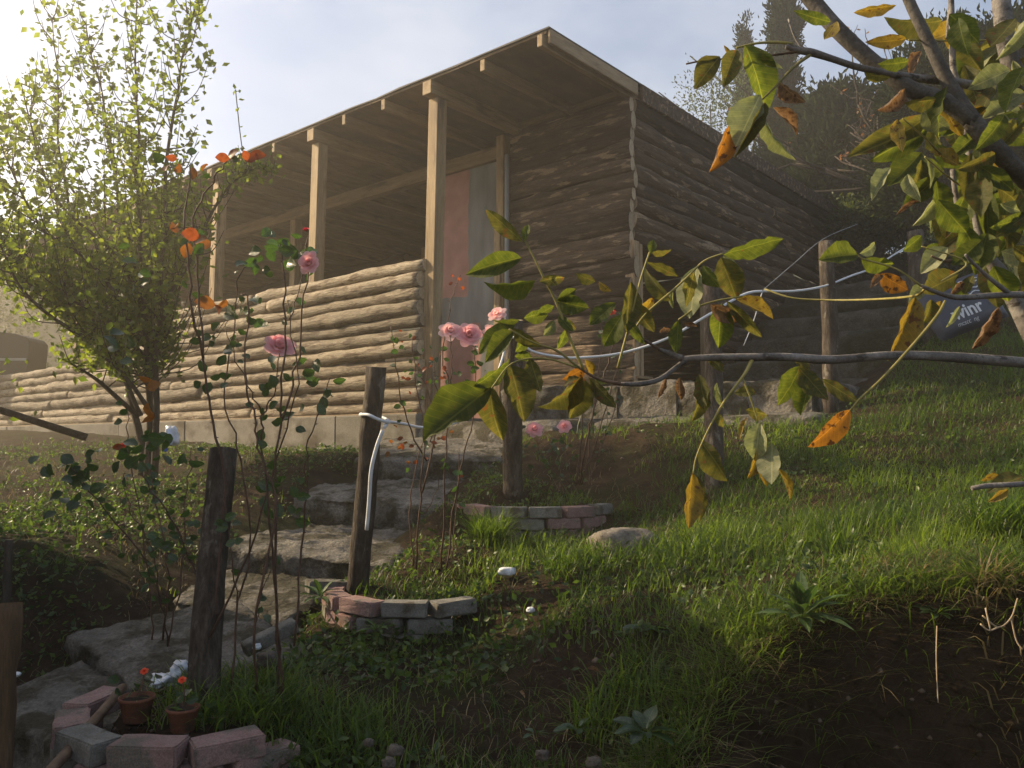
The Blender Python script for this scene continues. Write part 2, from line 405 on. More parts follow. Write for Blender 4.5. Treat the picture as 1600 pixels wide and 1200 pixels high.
# under the garden steps
_n1 = len(ctrl)
for q in [(100, 1110, 3.0), (220, 1035, 3.4), (380, 945, 4.05), (480, 875, 4.7), (600, 800, 5.45), (680, 735, 6.3), (40, 1140, 2.8), (-60, 1110, 3.0), (-150, 1150, 2.9), (60, 1230, 2.4), (-200, 1240, 2.5)]: cp(*q)
for _i in range(_n0, len(ctrl)): ctrl[_i] = (ctrl[_i][0], ctrl[_i][1], ctrl[_i][2] - (.22 if _i >= _n1 else .09))
# cut bank and slope left of the steps
for q in [(-140, 885, 3.9), (-50, 884, 3.95), (30, 886, 3.98), (120, 890, 4.08), (215, 893, 4.28), (290, 885, 4.6), (340, 845, 5.0), (430, 775, 5.7), (540, 712, 6.5)]: cp(*q)
for q in [(-140, 1075, 3.45), (-50, 1068, 3.5), (20, 1055, 3.55), (105, 985, 3.8), (225, 940, 4.05), (310, 905, 4.5)]: cp(*q)
for q in [(80, 800, 5.2), (200, 800, 5.4), (-60, 790, 5.5), (60, 730, 7.2), (200, 740, 6.8), (330, 745, 6.6), (430, 715, 7.0), (-80, 720, 8.5)]: cp(*q)
for x, h in [(-2, -.12), (-3.5, -.10), (-5, -.02), (-6.5, .06), (-8, .12), (-10, .17), (-12, .2), (-15, .2)]:
    cc(x, -.12, h); cc(x, .6, h - .05)
# under the cabin, along its right side and uphill behind it
for x, y, h in [(-1, .3, .0), (0, .4, -.05), (-1, 2, -.1), (-5, 3, -.1), (-10, 4, 0), (-1, 5, .0), (-5, 8, .3), (-10, 9, .4), (-.5, 8, .8), (-15, 8, .2),
                (.6, 1.1, .05), (1.3, 1.0, .1), (.6, 2.2, .2), (1.2, 3.0, .45), (.8, 4.0, .9), (1.2, 5, 1.5), (1.9, 3.2, .85), (2.0, 4.2, 1.3), (2.2, 5.5, 1.9), (.6, 6, 1.8), (.5, 8, 2.2), (1.5, 9, 2.9), (3, 7, 2.6), (0, 11, 2.9), (-6, 13, 2.2)]: cc(x, y, h)
for X, Y, h in [(4.5, 4, .35), (6, 6, 1.0), (7, 9, 1.9), (9, 12, 3.0), (6, 14, 3.4), (12, 16, 4.2), (10, 6, 1.2), (8, 2.8, -.2), (14, 3, .1), (-6, 3.5, -.75), (-9, 3, -1.0), (-9, 8, -.2), (-14, 12, .0), (-20, 5, -1.6), (-25, 20, .5),
                (4, 2.45, -.45), (-4, 2.2, -1.15), (0, 25, 5), (15, 30, 6), (30, 30, 7), (-20, 40, 3), (40, 5, 1.5), (-50, -5, -6), (50, -20, -5), (0, -40, -10), (-60, 60, 3), (0, 90, 7), (70, 90, 8), (-90, 110, 4), (130, 60, 8), (150, -150, -22), (-150, -150, -26), (0, -150, -24), (-150, 80, -4), (150, 150, 9), (-150, 150, 5), (0, 150, 8)]: cw(X, Y, h)
_c = np.array(ctrl)
_d = np.sqrt(((_c[:, None, :2] - _c[None, :, :2]) ** 2).sum(-1) + 0.0025)
_A = np.block([[_d, np.c_[np.ones(len(_c)), _c[:, :2]]], [np.r_[np.ones((1, len(_c))), _c[:, :2].T], np.zeros((3, 3))]])
_w = np.linalg.solve(_A + np.diag(np.r_[np.full(len(_c), -1e-3), np.zeros(3)]), np.r_[_c[:, 2], np.zeros(3)])

BEDS = [(at(312, 1100, 2.70).x, 2.72, .37, at(330, 1152, 2.38).z - EYE), (at(655, 930, 4.0).x, 4.02, .40, at(650, 931, 3.75).z - EYE), (at(832, 800, 5.3).x, 5.32, .47, at(832, 790, 4.95).z - EYE)]
def bank_y(X):
    return np.interp(X, [-4, .1, .45, .65, 1.05, 1.6, 2.2, 4, 8], [1.9, 2.0, 2.35, 2.62, 2.72, 2.58, 2.45, 2.4, 2.4])

def height(X, Y, rough=True):
    X, Y = np.asarray(X, dtype=float), np.asarray(Y, dtype=float)
    shp = X.shape
    x, y = X.ravel(), Y.ravel()
    h = np.empty_like(x)
    for i in range(0, len(x), 20000):
        a, b = x[i:i + 20000], y[i:i + 20000]
        d = np.sqrt((a[:, None] - _c[None, :, 0]) ** 2 + (b[:, None] - _c[None, :, 1]) ** 2 + 0.0025)
        h[i:i + 20000] = d @ _w[:-3] + _w[-3] + _w[-2] * a + _w[-1] * b
    yb = bank_y(x) + 0.10 * fbm(x * 3.0, x * 0 + 3.3, 5.0) + 0.06 * fbm(x * 11, y * 3, 9.0)
    low = -1.18 - 0.28 * np.clip(yb - 0.3 - y, 0, 4) + .05 * fbm(x * 5, y * 5, 2.0)
    wid = np.interp(x, [-4, .2, .6, 1.0, 8], [1.0, .8, .45, .22, .2])
    s = sstep(0, 1, (yb - y) / wid)
    h = h * (1 - s) + np.minimum(low, h) * s
    for bcx, bcy, brad, bz in BEDS:                      # beds are filled with soil almost to the brick tops
        k = 1 - sstep(brad - .14, brad - .03, np.hypot(x - bcx, y - bcy))
        h = h * (1 - k) + np.maximum(h, bz - .035) * k
    if rough:
        near = np.clip(1 - (np.abs(x) + np.abs(y - 4)) / 40, 0, 1)
        h = h + near * (.10 * fbm(x * 1.7, y * 1.7, 1.0, 5) + .035 * fbm(x * 9, y * 9, 4.0, 4)) + s * (.16 * fbm(x * 6, y * 2.0, 8.0, 4) + .07 * fbm(x * 19, y * 19, 18.0, 3))
        far = sstep(18, 60, np.hypot(x, y))
        h = h + far * 1.5 * fbm(x * .03, y * .03, 6.0, 4)
    return (h + EYE).reshape(shp)
def ground(X, Y):
    return float(height(np.array([X]), np.array([Y]))[0])

def _axis(lo, hi, step, out_lo, out_hi):
    mid = np.arange(lo, hi + step / 2, step)
    def grow(end, limit):
        r, d, p = [], step, 0.0
        while p < limit:
            d *= 1.16; p += d; r.append(p)
        return np.array(r)
    return np.r_[lo - grow(lo, out_lo)[::-1], mid, hi + grow(hi, out_hi)]
gx = _axis(-4.8, 4.8, .034, 150, 150)
gy = _axis(1.7, 9.0, .034, 140, 150)
GX, GY = np.meshgrid(gx, gy)
GZ = height(GX, GY)
nx_, ny_ = len(gx), len(gy)
idx = np.arange(nx_ * ny_).reshape(ny_, nx_)
gf = np.stack([idx[:-1, :-1], idx[:-1, 1:], idx[1:, 1:], idx[1:, :-1]], -1).reshape(-1, 4)

def ground_mat():
    m, nt, N, L = new_mat('soil')
    out = N.new('ShaderNodeOutputMaterial'); p = N.new('ShaderNodeBsdfPrincipled'); tc = N.new('ShaderNodeTexCoord')
    def nz(sc, det, ro=.6):
        n = N.new('ShaderNodeTexNoise'); n.inputs['Scale'].default_value = sc; n.inputs['Detail'].default_value = det; n.inputs['Roughness'].default_value = ro
        L.new(n.inputs['Vector'], tc.outputs['Object']); return n
    n1 = nz(7, 9, .7)
    r1 = ramp(N, [(.28, (.022, .014, .009)), (.5, (.052, .034, .022)), (.72, (.09, .062, .04)), (.9, (.17, .13, .09))]); L.new(r1.inputs[0], n1.outputs['Fac'])
    n2 = nz(2.3, 6)
    r2 = ramp(N, [(.45, 0.0), (.62, .75)]); L.new(r2.inputs[0], n2.outputs['Fac'])
    n3 = nz(26, 5)
    r3 = ramp(N, [(.35, (.028, .036, .012)), (.7, (.060, .075, .022))]); L.new(r3.inputs[0], n3.outputs['Fac'])
    # moss and fine weeds only where the ground is not a bare cut face
    ge = N.new('ShaderNodeNewGeometry'); sx = N.new('ShaderNodeSeparateXYZ'); L.new(sx.inputs[0], ge.outputs['True Normal'])
    rs = ramp(N, [(.72, 0.0), (.9, 1.0)]); L.new(rs.inputs[0], sx.outputs['Z'])
    mu = N.new('ShaderNodeMath'); mu.operation = 'MULTIPLY'; L.new(mu.inputs[0], r2.outputs[0]); L.new(mu.inputs[1], rs.outputs[0])
    mx = N.new('ShaderNodeMixRGB'); L.new(mx.inputs[0], mu.outputs[0]); L.new(mx.inputs[1], r1.outputs[0]); L.new(mx.inputs[2], r3.outputs[0])
    L.new(p.inputs['Base Color'], mx.outputs[0]); p.inputs['Roughness'].default_value = .95; p.inputs['Specular IOR Level'].default_value = .1
    nb = nz(24, 9, .75); b = N.new('ShaderNodeBump'); b.inputs['Strength'].default_value = 1.0; b.inputs['Distance'].default_value = .06
    L.new(b.inputs['Height'], nb.outputs['Fac']); L.new(p.inputs['Normal'], b.outputs[0])
    L.new(out.inputs['Surface'], p.outputs[0])
    return m
M['soil'] = ground_mat()
hill = link('hillside', np_mesh('hillside', np.stack([GX, GY, GZ], -1).reshape(-1, 3), gf, M['soil'], smooth=True))
tag(hill, kind='structure')

# wooded ridge far behind, to the left
def ridge():
    n, k = 160, 14
    az = np.linspace(math.radians(-62), math.radians(40), n)
    vs = []
    for j in range(k):
        t = j / (k - 1)
        for i, a in enumerate(az):
            top = 9.0 + .9 * math.sin(a * 3 + .5) + .8 * max(0, -a)
            h = -4 + (top + 4) * t ** .8 + .8 * t * (noise.noise(Vector((a * 40, t * 6, 0))) + .6 * noise.noise(Vector((a * 110, t * 15, 3))))
            r = 34 + 13 * t
            vs.append((math.sin(a) * r, math.cos(a) * r, EYE + h))
    idx = np.arange(n * k).reshape(k, n)
    f = np.stack([idx[:-1, :-1], idx[:-1, 1:], idx[1:, 1:], idx[1:, :-1]], -1).reshape(-1, 4)
    M['forest'] = surf('forest', [(.3, (.018, .028, .014)), (.6, (.045, .062, .026)), (.8, (.09, .085, .035))], (1.0, 1.0, 1.6), 8, .95, 1.0, .3, rand=0, bump_scale=(3, 3, 3))
    o = link('hills', np_mesh('hills', np.array(vs), f, M['forest'], smooth=True))
    tag(o, kind='structure')
ridge()

# ------------------------------------------------------------------ rough cast blocks (steps, platform)
def rough_block(name, top, depth, mat, parent=None, amp=.03, cell=.07, flare=.03, seed=0.0, edge=.05, rrough=1.6):
    """top: 4 world corners front-left, front-right, back-right, back-left"""
    FL, FR, BR, BL = [Vector(p) for p in top]
    nx = max(4, int(((FR - FL).length + (BR - BL).length) / 2 / cell)); ny = max(4, int(((BL - FL).length + (BR - FR).length) / 2 / cell))
    nd = max(3, int(depth / cell))
    cen = (FL + FR + BR + BL) / 4
    mb = MB(); ring = nd
    W, H = nx + 2 * ring, ny + 2 * ring
    grid = {}
    for j in range(H + 1):
        for i in range(W + 1):
            a, b = min(max(i - ring, 0), nx), min(max(j - ring, 0), ny)
            da = max(ring - i, i - ring - nx, 0); db = max(ring - j, j - ring - ny, 0)
            dd = max(da, db)
            if da and db and da != db: continue
            u, v = a / nx, b / ny
            p = (FL * (1 - u) + FR * u) * (1 - v) + (BL * (1 - u) + BR * u) * v
            z = -depth * dd / ring
            edged = min(u * nx, (1 - u) * nx, v * ny, (1 - v) * ny) * cell
            drop = edge * math.exp(-edged / .03) * (1 if dd == 0 else 0)
            out = (p - cen); out.z = 0
            if out.length > 0: out.normalize()
            q = p * 3.2 + Vector((seed * 7.1, seed * 3.3, z * 3.2))
            n1 = noise.noise(q); n2 = noise.noise(q * 2.9 + Vector((5, 5, 5))); n3 = noise.noise(q * 7.3)
            s = amp * (n1 + .55 * n2 + .40 * n3 + .30 * noise.noise(q * 17.0))
            if dd:
                pp = p + Vector((0, 0, z)) + out * (flare * dd / ring + rrough * s + edge * .3)
            else:
                pp = p + Vector((0, 0, amp * (.45 * n1 + .30 * n2 + .25 * n3 + .28 * noise.noise(q * 17.0) + .18 * noise.noise(q * 37.0)) - drop))
            grid[(i, j)] = len(mb.v); mb.v.append(tuple(pp))
    for j in range(H):
        for i in range(W):
            q = [(i, j), (i + 1, j), (i + 1, j + 1), (i, j + 1)]
            k = [grid[t] for t in q if t in grid]
            if len(k) >= 3:
                mb.f.append(k); mb.m.append(0)
    return mb.build(name, mat, parent, smooth=True)

steps = empty('garden_steps', at(400, 950, 4.0))
tag(steps, 'rough grey concrete garden steps climbing from lower left to the cabin entrance', 'steps')
sinv = Matrix.Translation(-steps.location)
step_px = [[(-30, 1085, 3.15), (118, 1175, 2.62), (250, 1115, 2.95), (90, 1043, 3.42)],
           [(108, 985, 3.72), (225, 1078, 3.08), (430, 1030, 3.35), (300, 945, 3.95)],
           [(270, 935, 4.05), (450, 965, 3.8), (545, 905, 4.5), (320, 893, 4.65)],
           [(345, 852, 4.72), (615, 882, 4.42), (650, 828, 5.35), (400, 822, 5.45)],
           [(462, 772, 5.55), (715, 797, 5.3), (735, 752, 6.15), (500, 752, 6.2)],
           [(555, 714, 6.25), (788, 718, 6.2), (790, 690, 6.95), (590, 690, 7.1)]]
for i, q in enumerate(step_px):
    q4 = [at(*c) for c in q]
    q4[2] = q4[2] + (q4[2] - q4[1]) * .35; q4[3] = q4[3] + (q4[3] - q4[0]) * .35          # each tread runs on under the next riser
    o = rough_block('step', q4, .40, M['concrete'], steps, amp=.036, seed=i * 1.7, cell=.025, edge=.016, flare=.0, rrough=1.0)
    o.matrix_local = sinv

side_steps = empty('side_steps', cabw(.8, 3.2, 0))
tag(side_steps, 'rough concrete steps, coloured darker for shade, climbing the slope along the right side of the cabin', 'steps')
sinv2 = Matrix.Translation(-side_steps.location)
tops = [.30, .58, .86, 1.13, 1.37, 1.62]
ys = [2.45, 2.9, 3.35, 3.8, 4.25, 4.75]
for i in range(6):
    x1 = 1.95 + .12 * math.sin(i * 2.3)
    q = [cabw(.06, ys[i], tops[i]), cabw(x1, ys[i] - .06, tops[i] + .02), cabw(x1, ys[i] + .75, tops[i]), cabw(.06, ys[i] + .75, tops[i])]
    o = rough_block('step', q, .42, M['concrete_shaded'], side_steps, amp=.035, seed=20 + i, cell=.08)
    o.matrix_local = sinv2
plat = empty('stone_platform', cabw(0, 1.2, -.05))
tag(plat, 'rough concrete and stone footing under the corner of the log cabin', 'footing')
sinv3 = Matrix.Translation(-plat.location)
xs = [-1.42, -.62, -.05, .55, 1.2, 1.72]
for i in range(5):
    dz = [.30, .27, .29, .25, .24][i]
    q = [cabw(xs[i] + .008, 1.10, dz), cabw(xs[i + 1] - .008, 1.10, dz - .01), cabw(xs[i + 1] - .008, 2.4, dz), cabw(xs[i] + .008, 2.4, dz)]
    o = rough_block('block', q, .42, M['concrete'], plat, amp=.028, seed=40 + i * 2.3, cell=.05, edge=.025)
    o.matrix_local = sinv3

# ------------------------------------------------------------------ log cabin
cabin = empty('log_cabin', CAB_O, CAB_RZ)
tag(cabin, 'log cabin with flat overhanging roof, open porch on square posts and log parapet', 'cabin')

def log_mesh(L, r, seed, pale=True, bend=1.0):
    n = 12
    k = max(5, int(L / .075))
    mb = MB()
    tap = random.uniform(-.10, .10)
    ph = random.uniform(0, 100)
    knots = [(random.uniform(.1, L - .1), random.uniform(0, 6.28), random.uniform(.12, .42)) for _ in range(int(L * 2.2))]
    for i in range(k + 1):
        x = L * i / k
        cy = bend * r * .34 * noise.noise(Vector((x * .9, ph, 1))); cz = bend * r * .36 * noise.noise(Vector((x * .8, ph, 7)))
        for j in range(n):
            a = 2 * math.pi * j / n
            rr = r * (1 + tap * (x / L - .5) + .17 * noise.noise(Vector((x * 2.2, ph, 13))) + .16 * noise.noise(Vector((x * 4, math.cos(a) * 1.5 + ph, math.sin(a) * 1.5))))
            for kx, ka, kh in knots:
                dx = (x - kx) / .07; da = math.atan2(math.sin(a - ka), math.cos(a - ka)) / .6
                rr += r * kh * math.exp(-dx * dx - da * da)
            if i in (0, k): rr *= .93
            mb.v.append((x, cy + rr * math.cos(a), cz + rr * math.sin(a)))
    for i in range(k):
        for j in range(n):
            a, c = i * n + j, i * n + (j + 1) % n
            mb.f.append([a, c, c + n, a + n]); mb.m.append(0)
    mb.f.append([j for j in reversed(range(n))]); mb.m.append(1)
    mb.f.append([k * n + j for j in range(n)]); mb.m.append(1)
    return mb.mesh('log', [M['log_pale'] if pale else M['log_dark'], M['log_end']], smooth=True)

def log_x(x0, x1, y, z, r, pale=True, flat=1.0):
    return link('log', log_mesh(x1 - x0, r, 0, pale), cabin, None, Matrix.Translation((x0, y, z)) @ Matrix.Diagonal((1, flat, 1, 1)))
def log_y(y0, y1, x, z, r, pale=False, flat=.72):
    return link('log', log_mesh(y1 - y0, r, 0, pale, .55), cabin, None, Matrix.Translation((x, y0, z)) @ Matrix.Rotation(math.pi / 2, 4, 'Z') @ Matrix.Diagonal((1, flat, 1, 1)))

# parapet between the porch posts
def courses(z0, z1, r0, r1):
    """uneven courses between two heights: list of (centre height, radius)"""
    out, z = [], z0
    while z < z1 - r0:
        r = random.uniform(r0, r1); out.append((z + r * .93, r)); z += r * 1.86
    k = (z1 - z0) / (z - z0)
    return [(z0 + (c - z0) * k, r * k) for c, r in out]
rows = courses(-.012, 1.44, .064, .092)
NR = len(rows)
joints = {NR - 1: [4.25, 8.9], NR - 2: [3.95, 6.6, 8.7], NR - 3: [6.0, 9.1], NR - 4: [7.4, 8.8]}
for i, (z, r) in enumerate(rows):
    ends = joints.get(i)
    if ends is None:
        ends, u = [], 1.47
        while u < 13.2:
            u += random.uniform(2.6, 4.8); ends.append(min(u, 14.6))
        if ends[-1] < 14: ends.append(14.6)
    u0 = 1.47 + random.uniform(-.01, .04)
    for e in ends:
        log_x(-e - random.uniform(.0, .03), -u0, .04 + random.uniform(-.02, .02), z + random.uniform(-.008, .008), r * random.uniform(.93, 1.08), True)
        u0 = e + random.uniform(.0, .03)

# wall beside the entrance, in the shade of the roof
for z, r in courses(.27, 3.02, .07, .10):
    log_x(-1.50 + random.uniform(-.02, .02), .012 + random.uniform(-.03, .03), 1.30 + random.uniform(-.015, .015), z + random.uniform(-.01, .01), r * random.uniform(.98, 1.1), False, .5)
# right-hand side wall with the door opening near the corner
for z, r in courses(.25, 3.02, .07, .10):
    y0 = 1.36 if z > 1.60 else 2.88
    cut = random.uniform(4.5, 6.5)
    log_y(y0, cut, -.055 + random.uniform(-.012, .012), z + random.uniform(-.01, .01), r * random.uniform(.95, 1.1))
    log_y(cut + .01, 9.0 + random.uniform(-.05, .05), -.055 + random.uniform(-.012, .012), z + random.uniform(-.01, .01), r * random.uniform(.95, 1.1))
# back wall of the porch room, seen through the openings
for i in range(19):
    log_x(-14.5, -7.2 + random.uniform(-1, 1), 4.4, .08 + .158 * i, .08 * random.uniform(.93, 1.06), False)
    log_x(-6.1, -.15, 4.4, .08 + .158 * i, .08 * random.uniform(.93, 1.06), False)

def timber(name, c, size, mat='timber', rot=None, parent=cabin, bev=.006):
    mb = MB(); mb.box((0, 0, 0), size)
    o = mb.build(name, M[mat], parent, matrix=Matrix.Translation(c) @ (rot or Matrix.Identity(4)))
    b = o.modifiers.new('bevel', 'BEVEL'); b.width = bev; b.segments = 2
    return o

# porch posts, slightly out of plumb as they stand
for i, (ut, ub) in enumerate([(1.385, 1.46), (3.21, 3.29), (5.24, 5.33), (7.25, 7.3), (9.25, 9.3)]):
    timber('post', (-(ut + ub) / 2, .10, 1.475), (.125, .125, 2.97), 'timber', Matrix.Rotation((ub - ut) / 2.97, 4, 'Y'))
# roof: rafters, sheathing boards, membrane
rx = [-.035, -.70, -1.385, -2.02, -2.62, -3.21, -3.88, -4.55, -5.24, -5.9, -6.6, -7.25, -7.9, -8.6, -9.25, -10, -10.7, -11.3, -12, -12.7, -13.4, -14.1]
for i, x in enumerate(rx):
    big = i in (2, 5, 8, 11, 14, 17, 20)
    w, h = (.115, .13) if big else (.055, .105)
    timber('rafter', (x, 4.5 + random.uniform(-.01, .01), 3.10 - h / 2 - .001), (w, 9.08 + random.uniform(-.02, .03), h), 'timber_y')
bx = [-14.4]
while bx[-1] < -1.3: bx.append(bx[-1] + 1.22)
bx.append(.015)
for a, b in zip(bx[:-1], bx[1:]):
    for y0, y1 in [(-.03, 2.41), (2.414, 4.85), (4.854, 9.08)]:
        timber('roof_board', ((a + b) / 2, (y0 + y1) / 2, 3.115 + random.uniform(0, .002)), (b - a - .004, y1 - y0, .024), 'board', bev=.002)
mb = MB()
nn = 40
for i in range(nn + 1):
    x = -14.45 + 14.5 * i / nn
    for j, (y, z) in enumerate([(-.045, 3.128), (-.045, 3.142), (9.1, 3.15), (9.1, 3.128)]):
        mb.v.append((x + (0 if i < nn else .0), y + .006 * math.sin(i * 1.9), z + .004 * math.sin(i * 2.7 + j)))
for i in range(nn):
    for j in range(4):
        a, b = i * 4 + j, i * 4 + (j + 1) % 4
        mb.f.append([a, a + 4, b + 4, b]); mb.m.append(0)
mb.f.append([0, 1, 2, 3]); mb.m.append(0); mb.f.append([nn * 4 + 3, nn * 4 + 2, nn * 4 + 1, nn * 4]); mb.m.append(0)
mb.build('roofing_membrane', M['membrane'], cabin)
timber('edge_board', (.034, .66, 3.075), (.028, 1.36, .12), 'timber_y')
timber('edge_board', (.045, 5.25, 3.055), (.035, 7.7, .17), 'log_dark')
# header beam and inner posts of the porch room
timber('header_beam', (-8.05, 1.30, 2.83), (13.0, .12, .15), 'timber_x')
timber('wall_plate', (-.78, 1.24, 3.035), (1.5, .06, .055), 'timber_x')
for u in (5.35, 8.6):
    timber('post', (-u, 1.30, 1.37), (.12, .12, 2.76), 'timber')
for u in (2.75, 5.9):
    timber('post', (-u, 4.25, 1.5), (.11, .11, 2.98), 'timber')
# entrance: jamb, lighter strip nailed on, drain pipe, painted panel
for k in range(6):  # unseen partition added to keep porch light out of the side doorway
    timber('light_block_board', (-1.70, 1.62 + .47 * k, 1.53), (.03, .464, 3.0), 'board', bev=.002)
timber('door_post', (-1.585, 1.27, 1.49), (.10, .12, 3.0), 'timber')
timber('door_strip', (-1.60, 1.195, 1.02), (.085, .024, 2.1), 'timber')
mb = MB(); mb.tube([(-1.475, 1.20, -.02), (-1.475, 1.20, 2.75)], .024, 10); mb.build('drain_pipe', M['metal_grey'], cabin, smooth=True)
def panel_mat():
    m, nt, N, L = new_mat('painted_panel')
    out = N.new('ShaderNodeOutputMaterial'); p = N.new('ShaderNodeBsdfPrincipled'); tc = N.new('ShaderNodeTexCoord')
    sp = N.new('ShaderNodeSeparateXYZ'); L.new(sp.inputs[0], tc.outputs['Object'])
    n = N.new('ShaderNodeTexNoise'); n.inputs['Scale'].default_value = 5; n.inputs['Detail'].default_value = 7; L.new(n.inputs['Vector'], tc.outputs['Object'])
    def mth(op, a, b=None, c=None):
        q = N.new('ShaderNodeMath'); q.operation = op
        for k, s in enumerate((a, b, c)):
            if s is None: continue
            if isinstance(s, (int, float)): q.inputs[k].default_value = s
            else: L.new(q.inputs[k], s)
        return q.outputs[0]
    wob = mth('MULTIPLY_ADD', n.outputs['Fac'], .10, -.05)
    x = mth('ADD', sp.outputs['X'], wob); z = mth('ADD', sp.outputs['Z'], wob)
    upper = mth('MULTIPLY', mth('LESS_THAN', x, .04), mth('GREATER_THAN', z, -.02))
    lower = mth('MULTIPLY', mth('LESS_THAN', x, .22), mth('LESS_THAN', z, -.34))
    pink = mth('MAXIMUM', upper, lower)
    mp = N.new('ShaderNodeMapping'); mp.inputs['Scale'].default_value = (5, 5, 1.4); L.new(mp.inputs['Vector'], tc.outputs['Object'])
    n2 = N.new('ShaderNodeTexNoise'); n2.inputs['Scale'].default_value = 1; n2.inputs['Detail'].default_value = 6; L.new(n2.inputs['Vector'], mp.outputs[0])
    rg = ramp(N, [(.3, (.11, .115, .115)), (.5, (.18, .185, .185)), (.75, (.28, .285, .29))]); L.new(rg.inputs[0], n2.outputs['Fac'])
    rp = ramp(N, [(.3, (.30, .15, .13)), (.7, (.42, .225, .195))]); L.new(rp.inputs[0], n.outputs['Fac'])
    mx = N.new('ShaderNodeMixRGB'); L.new(mx.inputs[0], pink); L.new(mx.inputs[1], rg.outputs[0]); L.new(mx.inputs[2], rp.outputs[0])
    L.new(p.inputs['Base Color'], mx.outputs[0]); p.inputs['Roughness'].default_value = .85
    b = N.new('ShaderNodeBump'); b.inputs['Strength'].default_value = .3; b.inputs['Distance'].default_value = .01; L.new(b.inputs['Height'], n2.outputs['Fac']); L.new(p.inputs['Normal'], b.outputs[0])
    L.new(out.inputs['Surface'], p.outputs[0]); return m
M['panel'] = panel_mat()
timber('painted_panel', (-2.145, 1.31, 1.36), (1.01, .05, 2.78), 'panel', bev=.003)
# corner jamb of the side door, lintel, sill board
timber('door_jamb', (-.03, 1.33, .985), (.10, .10, 1.27), 'timber')
timber('door_jamb', (-.06, 1.47, .985), (.09, .05, 1.27), 'timber')
timber('door_jamb', (-.06, 2.83, .985), (.10, .06, 1.27), 'timber')
timber('sill_board', (-.05, 1.42, .335), (.20, .26, .028), 'timber_y')
# concrete base under the parapet, cast in sections, and the slabs
ux = [1.44, 2.62, 4.0, 5.6, 7.4, 9.4, 11.6, 14.7]
for a, b in zip(ux[:-1], ux[1:]):
    timber('base_wall', (-(a + b) / 2, .04, -.42), (b - a - .006, .26 + random.uniform(-.008, .008), .83), 'concrete_smooth', bev=.012)
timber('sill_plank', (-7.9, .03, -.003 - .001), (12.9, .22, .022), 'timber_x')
mb = MB(); mb.box((-8.0, 2.3, -.13), (13.0, 4.2, .2)); mb.build('porch_floor', M['concrete_smooth'], cabin)
land = empty('landing_slab', cabw(-.7, .4, -.1))
tag(land, 'rough concrete landing slab at the top of the garden steps before the entrance', 'slab')
sl = rough_block('slab', [cabw(-1.42, -.05, -.09), cabw(.05, -.02, -.09), cabw(.08, 1.12, -.05), cabw(-1.42, 1.12, -.05)], .22, M['concrete'], land, amp=.03, seed=61, cell=.07)
sl.matrix_local = Matrix.Translation(-land.location)
led = rough_block('ledge', [cabw(.10, .50, -.08), cabw(1.85, .72, -.06), cabw(1.9, 1.08, -.03), cabw(.10, 1.08, -.04)], .2, M['concrete'], land, amp=.03, seed=63, cell=.06, edge=.03)
led.matrix_local = Matrix.Translation(-land.location)

# dark rounded box standing behind the low end of the parapet
def brown_box():
    o = empty('storage_box', at(10, 590, 14.9))
    tag(o, 'dark brown box with rounded top edge behind the low log wall, left edge', 'box')
    prof = [(-.9, 0), (.50, 0), (.545, .12), (.565, .45), (.57, .62), (.50, .70), (.30, .765), (0, .80), (-.9, .83)]
    mb = MB()
    for y in (-.3, .3):
        for x, z in prof: mb.v.append((x, y, z))
    n = len(prof)
    mb.f.append(list(range(n))); mb.m.append(0)
    mb.f.append(list(reversed(range(n, 2 * n)))); mb.m.append(0)
    for i in range(n):
        a, b = i, (i + 1) % n
        mb.f.append([b, a, a + n, b + n]); mb.m.append(0)
    b_ = mb.build('body', M['brown_panel'], o)
    bv = b_.modifiers.new('bevel', 'BEVEL'); bv.width = .02; bv.segments = 2
    mb = MB(); mb.box((-.2, -.315, .30), (1.46, .02, .045)); mb.build('rim_strip', M['metal_grey'], b_)
brown_box()

# ------------------------------------------------------------------ fence posts, stumps, poles
def wood_post(name, label, top, base, r0, r1, mat='bark_post', group=None, cat='post', end=True, lean=0):
    (tx, ty, tY), (bx_, by_, bY) = top, base
    P, Q = at(bx_, by_, bY), at(tx, ty, tY)
    o = empty(name, P); tag(o, label, cat, group)
    d = Q - P
    pts = [Vector((0, 0, 0)) - d.normalized() * .15] + [d * (i / 9) + Vector((noise.noise(P * 3 + Vector((i * .6, 0, 0))), noise.noise(P * 3 + Vector((0, i * .6, 5))), 0)) * r0 * .25 for i in range(10)]
    pts[-1] = d
    rad = [r0] + [r0 + (r1 - r0) * i / 9 for i in range(10)]
    mb = MB(); mb.tube(pts, rad, 14, True, 0, 1, wob=.12, seed=bx_ * .01)
    mb.build('trunk', [M[mat], M['log_end']], o, smooth=True)
    return o
post1 = wood_post('fence_post', 'bark-covered fence post tied with white cable beside the garden steps', (588, 573, 3.85), (561, 892, 3.98), .052, .047, group='fence posts')
post2 = wood_post('fence_post', 'dark fence post standing behind the middle brick bed, cable round its top', (803, 500, 5.0), (800, 760, 5.2), .062, .056, group='fence posts')
post3 = wood_post('fence_post', 'pale-sided fence post in front of the cabin corner, base in grass', (1112, 428, 5.1), (1117, 757, 5.0), .058, .052, group='fence posts')
post4 = wood_post('fence_post', 'tall straight fence post to the right of the cabin footing', (1291, 378, 6.3), (1299, 628, 6.3), .062, .056, group='fence posts')
post5 = wood_post('fence_post', 'short dark fence post up the slope beside the printed sack', (1430, 362, 8.3), (1432, 470, 8.3), .085, .08, group='fence posts')
stump0 = wood_post('thick_post', 'thick dark wooden post in the nearest brick bed among rose canes', (349, 702, 2.86), (316, 1078, 2.72), .052, .045)
stump1 = wood_post('cut_log_post', 'upright peeled log post with fresh cut top at the left edge', (4, 944, 2.35), (-16, 1190, 2.3), .054, .050, mat='log_brown')
